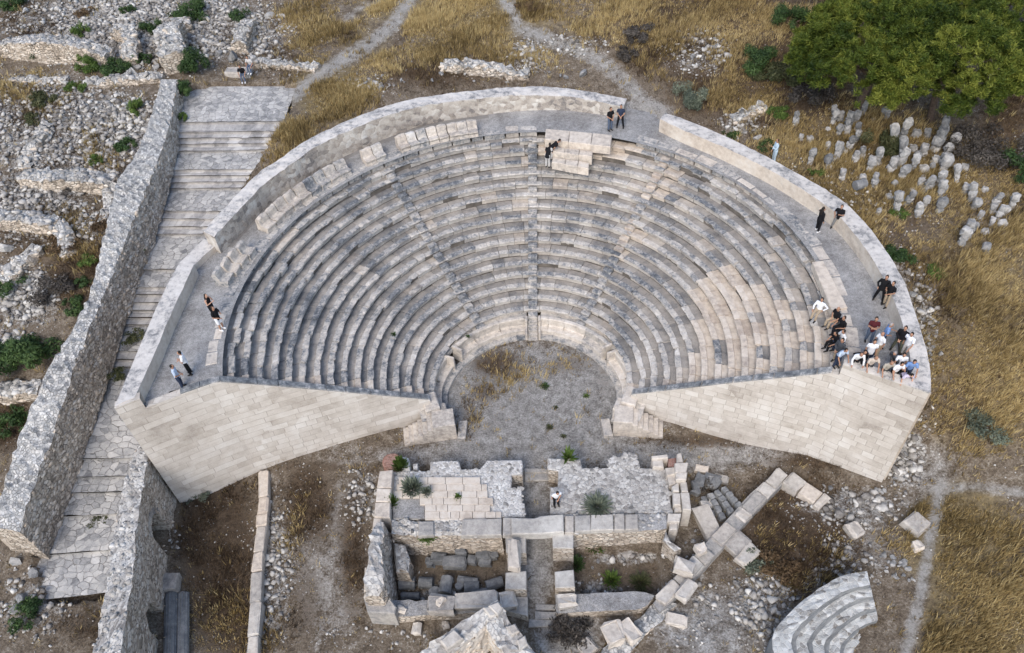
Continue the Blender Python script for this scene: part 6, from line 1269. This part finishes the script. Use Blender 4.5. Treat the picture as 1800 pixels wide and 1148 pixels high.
def body_parts(key):
    if key in _cache: return _cache[key]
    legs, lean, aL, aR, turn, sleeve, shorts, hair, long_ = key; J = skeleton(legs, lean, aL, aR, turn); s, f = J['s'], J['f']; x = np.array([1., 0, 0]); out = {}
    mb = MB()
    tube(mb, [J['P'] - s * .05, J['P'] + s * .05, J['waist'], J['chest'], J['sh'] - s * .01], [(.145, .10), (.150, .105), (.130, .092), (.158, .105), (.13, .075)], 12, xaxis=x)
    tube(mb, [J['sh'] - s * .02, J['neck'], J['head'] - J['hd'] * .06], [.068, .054, .052], 10)
    for so, e, w, sg in J['arms']:
        tube(mb, [J['sh'] + x * sg * .08 - s * .02, so, (so + e) / 2, e, (e + w) / 2, w], [.062, .056, .047, .038, .037, .027], 9)
        d = w - e; d /= np.linalg.norm(d); q = np.cross(d, s + f * .3); q /= np.linalg.norm(q) + 1e-9; nrm = np.cross(q, d) * 1.0
        pc = w + d * .05; tube(mb, [w, pc, w + d * .088], [(.024, .018), (.037, .016), (.034, .013)], 8, xaxis=q)
        for k, ln in enumerate((.068, .078, .072, .056)):
            b = w + d * .088 + q * (k - 1.5) * .0185; m_ = b + d * ln * .5 - nrm * .006; tube(mb, [b, m_, m_ + d * ln * .42 - nrm * .022], [.0095, .009, .0078], 6)
        tb = w + d * .035 + q * .032 * sg; tube(mb, [tb, tb + (d * .6 + q * sg * .75) * .035, tb + (d * .9 + q * sg * .55) * .062], [.0115, .0105, .009], 6)
    for h, k, a in J['legs']:
        tube(mb, [h + np.array([0, 0, .03]), h * .5 + k * .5, k, k * .55 + a * .45, a], [(.09, .092), (.074, .078), .054, .056, .037], 10)
        fd = np.array([0, 1., 0]); tube(mb, [a + np.array([0, -.05, -.055]), a + fd * .06 + np.array([0, 0, -.055]), a + fd * .15 + np.array([0, 0, -.065])], [(.034, .034), (.042, .030), (.036, .022)], 8)
    H, hd, hf = J['head'], J['hd'], J['hf'] / np.linalg.norm(J['hf']); hx = np.cross(hf, hd); hx /= np.linalg.norm(hx); hz = np.cross(hx, hf)
    tube(mb, [H - hz * .105 + hf * .045, H - hz * .06 + hf * .03, H + hf * .012, H + hz * .055, H + hz * .10 - hf * .01], [(.034, .034), (.058, .070), (.071, .088), (.073, .090), (.045, .058)], 12, xaxis=hx)
    tube(mb, [H + hf * .085 + hz * .022, H + hf * .108 - hz * .022, H + hf * .094 - hz * .032], [.010, .015, .012], 6)      # nose
    tube(mb, [H + hf * .082 - hz * .060 - hx * .02, H + hf * .090 - hz * .061, H + hf * .082 - hz * .060 + hx * .02], [.007, .009, .007], 6)   # lips
    for sg in (-1, 1): tube(mb, [H + hx * sg * .074 + hz * .022, H + hx * sg * .084 - hz * .0, H + hx * sg * .073 - hz * .028], [(.012, .02), (.011, .018), (.008, .012)], 6)
    out['body'] = remesh(mb, 'body', [SK['light']], .0115, 2, .4)
    mb = MB()
    for sg in (-1, 1): tube(mb, [H + hf * .078 + hz * .012 + hx * sg * .030, H + hf * .0885 + hz * .012 + hx * sg * .030], [.010, .008], 6)
    out['eyes'] = mb.mesh('eyes', EYE)
    mb = MB(); tube(mb, [J['P'] - s * .10, J['P'] + s * .02, J['waist'], J['chest'], J['sh'] + s * .015], [(.176, .134), (.176, .132), (.158, .118), (.182, .130), (.145, .092)], 14, xaxis=x)
    for so, e, w, sg in J['arms']:
        if sleeve == 'none': continue
        if sleeve == 'short': tube(mb, [J['sh'] + x * sg * .08 - s * .02, so, so * .4 + e * .6], [.076, .074, .068], 10)
        else: tube(mb, [J['sh'] + x * sg * .08 - s * .02, so, e, e * .12 + w * .88], [.076, .072, .055, .042], 10)
    out['shirt'] = remesh(mb, 'shirt', [CL['white']], .021, 2, .4)
    mb = MB(); tube(mb, [J['P'] - s * .09, J['P'] + s * .06], [(.168, .128), (.164, .12)], 12, xaxis=x)
    for h, k, a in J['legs']:
        if shorts: tube(mb, [h + np.array([0, 0, .03]), h * .5 + k * .5, k * .92 + h * .08], [(.104, .108), (.098, .10), .086], 10)
        else: tube(mb, [h + np.array([0, 0, .03]), h * .5 + k * .5, k, k * .4 + a * .6, a + (k - a) * .08], [(.104, .108), (.092, .095), .076, .070, .062], 10)
    out['trousers'] = remesh(mb, 'trousers', [CL['black']], .021, 2, .4)
    out['shoe'] = []
    for h, k, a in J['legs']:
        mb = MB(); tube(mb, [a + np.array([0, -.055, -.045]), a + np.array([0, .05, -.045]), a + np.array([0, .165, -.06])], [(.043, .045), (.05, .040), (.042, .027)], 10); out['shoe'].append(mb.mesh('shoe', LEATHER, True))
    if hair != 'bald':
        mb = MB(); tube(mb, [H - hf * .035 - hz * .03, H - hf * .02 + hz * .045, H - hf * .005 + hz * .098, H + hf * .012 + hz * .112], [(.076, .068), (.083, .094), (.066, .080), (.03, .04)], 12, xaxis=hx)
        if long_: tube(mb, [H - hf * .03 + hz * .03, H - hf * .065 - hz * .10, J['sh'] - f * .09 - s * .08, J['chest'] - f * .10], [(.088, .07), (.095, .055), (.11, .045), (.07, .03)], 10, xaxis=hx)
    else:
        mb = MB(); tube(mb, [H - hf * .05 - hz * .04, H - hf * .045 + hz * .01], [(.077, .055), (.076, .05)], 10, xaxis=hx)
    out['hair'] = mb.mesh('hair', HAIR['dark'], True)
    _cache[key] = out; return out
def setmat(o, m): o.material_slots[0].link = 'OBJECT'; o.material_slots[0].material = m
def person(px, py, z, face, label, shirt, trousers, legs='stand', lean=0.0, arms=('side', 'side'), sleeve='short', shorts=False, hair='dark', long_=False, shoes='leather', skin='tan', turn=0.0, head=False, h=1.0, sitz=None, g=None, cl=.44):
    if head:                                  # the photo shows the head: stand the person under it
        J = skeleton(legs, lean, *arms); hh = J['head']; P = at(px, py, z + hh[2] * h); c, s_ = math.cos(R(face)), math.sin(R(face)); off = np.array([hh[0] * c - hh[1] * s_, hh[0] * s_ + hh[1] * c]) * h
        loc = (P[0] - off[0], P[1] - off[1], z)
        if legs not in ('sit', 'cross') and py > 560 and px > 1450: loc = (loc[0], max(loc[1], float(wing_y(loc[0])) + cl), z)
    else: P = at(px, py, z); loc = (P[0], P[1], z)
    if legs in ('sit', 'cross') and sitz is not None: loc = (loc[0], loc[1], sitz - .42 * h)
    bp = body_parts((legs, lean, arms[0], arms[1], turn, sleeve, shorts, hair if hair == 'bald' else 'hair', long_)); t = thing('person', label, 'person', loc, R(face), g); t.scale = (h, h, h)
    setmat(link('body', bp['body'], t), SK[skin]); link('eyes', bp['eyes'], t); setmat(link('shirt', bp['shirt'], t), CL[shirt]); setmat(link('trousers', bp['trousers'], t), CL[trousers])
    for m in bp['shoe']: setmat(link('shoe', m, t), SNEAKER if shoes == 'white' else LEATHER)
    setmat(link('hair', bp['hair'], t), HAIR['grey' if hair in ('grey',) else 'brown' if hair == 'brown' else 'dark']); return t
W_ = WALK
# facing: degrees, 0 looks up the picture (+y), 90 looks left, -90 right, 180 at the camera
person(322, 681, W_, -70, 'man in light blue shirt and dark trousers with folded hands, nearer of two at left', 'lightblue', 'navy', arms=('clasp', 'clasp'))
person(336, 657, W_, 110, 'man in white shirt and black trousers facing his companion at the left end', 'white', 'black', arms=('fold', 'fold'))
person(378, 556, W_, -100, 'woman with long dark hair in a black sleeveless top beside the left seat rim', 'black', 'black', arms=('face', 'fold'), sleeve='none', hair='dark', long_=True, skin='light', h=.97)
person(391, 579, W_, -110, 'person in black top, white shorts and white sneakers on the left seat rim', 'black', 'white', arms=('phone', 'clasp'), shorts=True, shoes='white', hair='brown')
person(1072, 229, W_, -150, 'man in black polo and dark jeans, left of the pair near the gap', 'black', 'jeans', arms=('clasp', 'clasp'))
person(1090, 224, W_, 175, 'man in navy shirt and black trousers, right of the pair near the gap', 'navy', 'black', arms=('clasp', 'clasp'), legs='wide')
person(963, 294, ZA + 12 * DH, -20, 'photographer in black shirt and light grey trousers bending over on the upper rows', 'black', 'lightgrey', lean=.75, arms=('camera', 'camera'))
person(969, 280, ZA + 13 * DH, -75, 'companion in black bent forward behind the photographer on the upper rows', 'black', 'lightgrey', lean=1.0, arms=('camera', 'clasp'))
person(1435, 406, W_, -65, 'person all in black with white sneakers walking on the right walk', 'black', 'black', sleeve='long', shoes='white', arms=('face', 'side'), legs='relax', long_=True)
person(1468, 402, W_, 150, 'man in black shirt and grey trousers standing wide by the right parapet', 'black', 'grey', legs='wide', arms=('phone', 'pocket'))
person(1543, 528, W_, 150, 'heavy man in open black jacket and black trousers on the right walk', 'black', 'black', legs='wide', sleeve='long', arms=('pocket', 'pocket'), h=1.04)
person(1556, 538, W_, 120, 'man in black polo and khaki trousers leaning against the right parapet', 'black', 'khaki', legs='relax', arms=('clasp', 'phone'))
person(1359, 286, gz(*at_g(1361, 288)[:2]), 100, 'person in pale blue clothes standing outside the right parapet', 'paleblue', 'paleblue', sleeve='long', arms=('phone', 'clasp'), hair='brown')
T13 = ZA + 14 * DH
def seat_person(px, py, face, label, sitz, **k): return person(px, py, sitz - .42, face, label, head=True, sitz=sitz, **k)
seat_person(1445, 527, 140, 'man in white shirt and khaki trousers sitting alone above the others on the rows', W_ + .02, shirt='white', trousers='khaki', legs='sit', arms=('hips', 'knees'), sleeve='long')
seat_person(1474, 543, 115, 'bald man in black shirt and khaki trousers sitting on the rim', W_ + .18, shirt='black', trousers='khaki', legs='sit', arms=('knees', 'clasp'), hair='bald')
seat_person(1484, 559, 110, 'man in black with crossed legs sitting below the bald man', W_ + .05, shirt='black', trousers='black', legs='cross', arms=('clasp', 'knees'))
seat_person(1469, 586, 105, 'small seated person in black half hidden beside a white shirt', W_ + .02, shirt='black', trousers='black', legs='sit', lean=.3, arms=('knees', 'knees'), long_=True)
seat_person(1483, 583, 105, 'man in white shirt seated with his back to the walk', W_ + .05, shirt='white', trousers='navy', legs='sit', lean=.15, arms=('knees', 'knees'))
person(1468, 637, T13 + .0, 125, 'man in dark grey jacket and khaki trousers standing on the top seat row', 'darkgrey', 'khaki', sleeve='long', legs='relax', arms=('clasp', 'clasp'))
person(1526, 600, W_, 165, 'man in maroon shirt and blue jeans with folded arms', 'maroon', 'jeans', arms=('fold', 'fold'), legs='relax')
person(1567, 571, W_, -110, 'grey haired man in blue checked shirt turning towards the parapet', 'blue', 'navy', arms=('phone', 'clasp'), hair='grey', head=True, lean=.1)
person(1552, 587, W_, 110, 'bald man in white shirt and khaki trousers seen from behind in the crowd', 'white', 'khaki', arms=('side', 'phone'), hair='bald', head=True, lean=.05)
person(1592, 577, W_, 140, 'broad man in black jacket and olive trousers by the parapet', 'black', 'olive', sleeve='long', arms=('clasp', 'clasp'), head=True, legs='wide', h=1.04)
person(1538, 601, W_, 170, 'dark haired man in white tee standing behind the man in black stride', 'white', 'navy', head=True, arms=('side', 'side'))
person(1603, 588, W_, 130, 'man in white shirt and grey trousers leaning on the corner parapet', 'white', 'lightgrey', head=True, arms=('lean', 'side'), legs='relax', lean=.12)
person(1521, 619, W_, 170, 'man in black leaning forward in a wide stride near the front parapet', 'black', 'black', head=True, legs='stride', lean=.3, sleeve='long', arms=('side', 'hips'))
person(1573, 621, W_, 130, 'grey haired man in dark grey jacket bending towards the front row of people', 'darkgrey', 'grey', head=True, lean=.55, sleeve='long', hair='grey', arms=('lean', 'clasp'))
person(1590, 624, W_, 165, 'man in white shirt behind the row leaning on the front parapet', 'white', 'black', head=True, lean=.2, arms=('clasp', 'lean'))
person(1494, 636, W_, 200, 'person in light blue shirt, leftmost of the row leaning on the front parapet', 'lightblue', 'navy', head=True, lean=.4, arms=('lean', 'lean'), h=.95, cl=.2)
person(1520, 639, W_, 175, 'bald man in white shirt spreading both hands on the front parapet', 'white', 'black', head=True, lean=.55, sleeve='long', arms=('lean', 'lean'), hair='bald')
person(1544, 638, W_, 180, 'heavy bald man in beige tee leaning on the front parapet', 'beige', 'charcoal', head=True, lean=.42, arms=('lean', 'lean'), hair='bald', h=1.02)
person(1568, 638, W_, 180, 'bald man in grey beige tee leaning on the front parapet', 'greybeige', 'charcoal', head=True, lean=.42, arms=('lean', 'lean'), hair='bald')
person(1586, 640, W_, 185, 'dark haired man in white shirt with hand at his face at the front parapet', 'white', 'black', head=True, lean=.35, arms=('face', 'lean'))
person(1608, 636, W_, 170, 'man in bright blue shirt at the right end of the front row', 'blue', 'navy', head=True, lean=.35, arms=('lean', 'lean'))
person(1603, 660, W_, 185, 'woman with long black hair in lilac shirt bending over the corner parapet', 'lilac', 'black', head=True, lean=.75, arms=('lean', 'lean'), long_=True, skin='light', h=.95)
person(980, 867, 1.32, 200, 'man in white tee and dark trousers on the right rubble platform', 'white', 'black', head=True, lean=.35, arms=('clasp', 'side'))
seat_person(421, 117, 190, 'person in black shirt and jeans sitting on a stone above the plaza', gz(*at_g(421, 130)[:2]) + .45, shirt='black', trousers='jeans', legs='sit', arms=('knees', 'knees'), lean=.3, shoes='white')
seat_person(434, 101, 170, 'person in white and grey top sitting behind the one in black above the plaza', gz(*at_g(434, 116)[:2]) + .75, shirt='lightgrey', trousers='jeans', legs='sit', arms=('knees', 'knees'), lean=.3, shoes='white')
tagit(loose(421, 132, (1.9, .9, .5), -.05, 'flat stone the two people sit on above the plaza', t=.75, fr=.2))
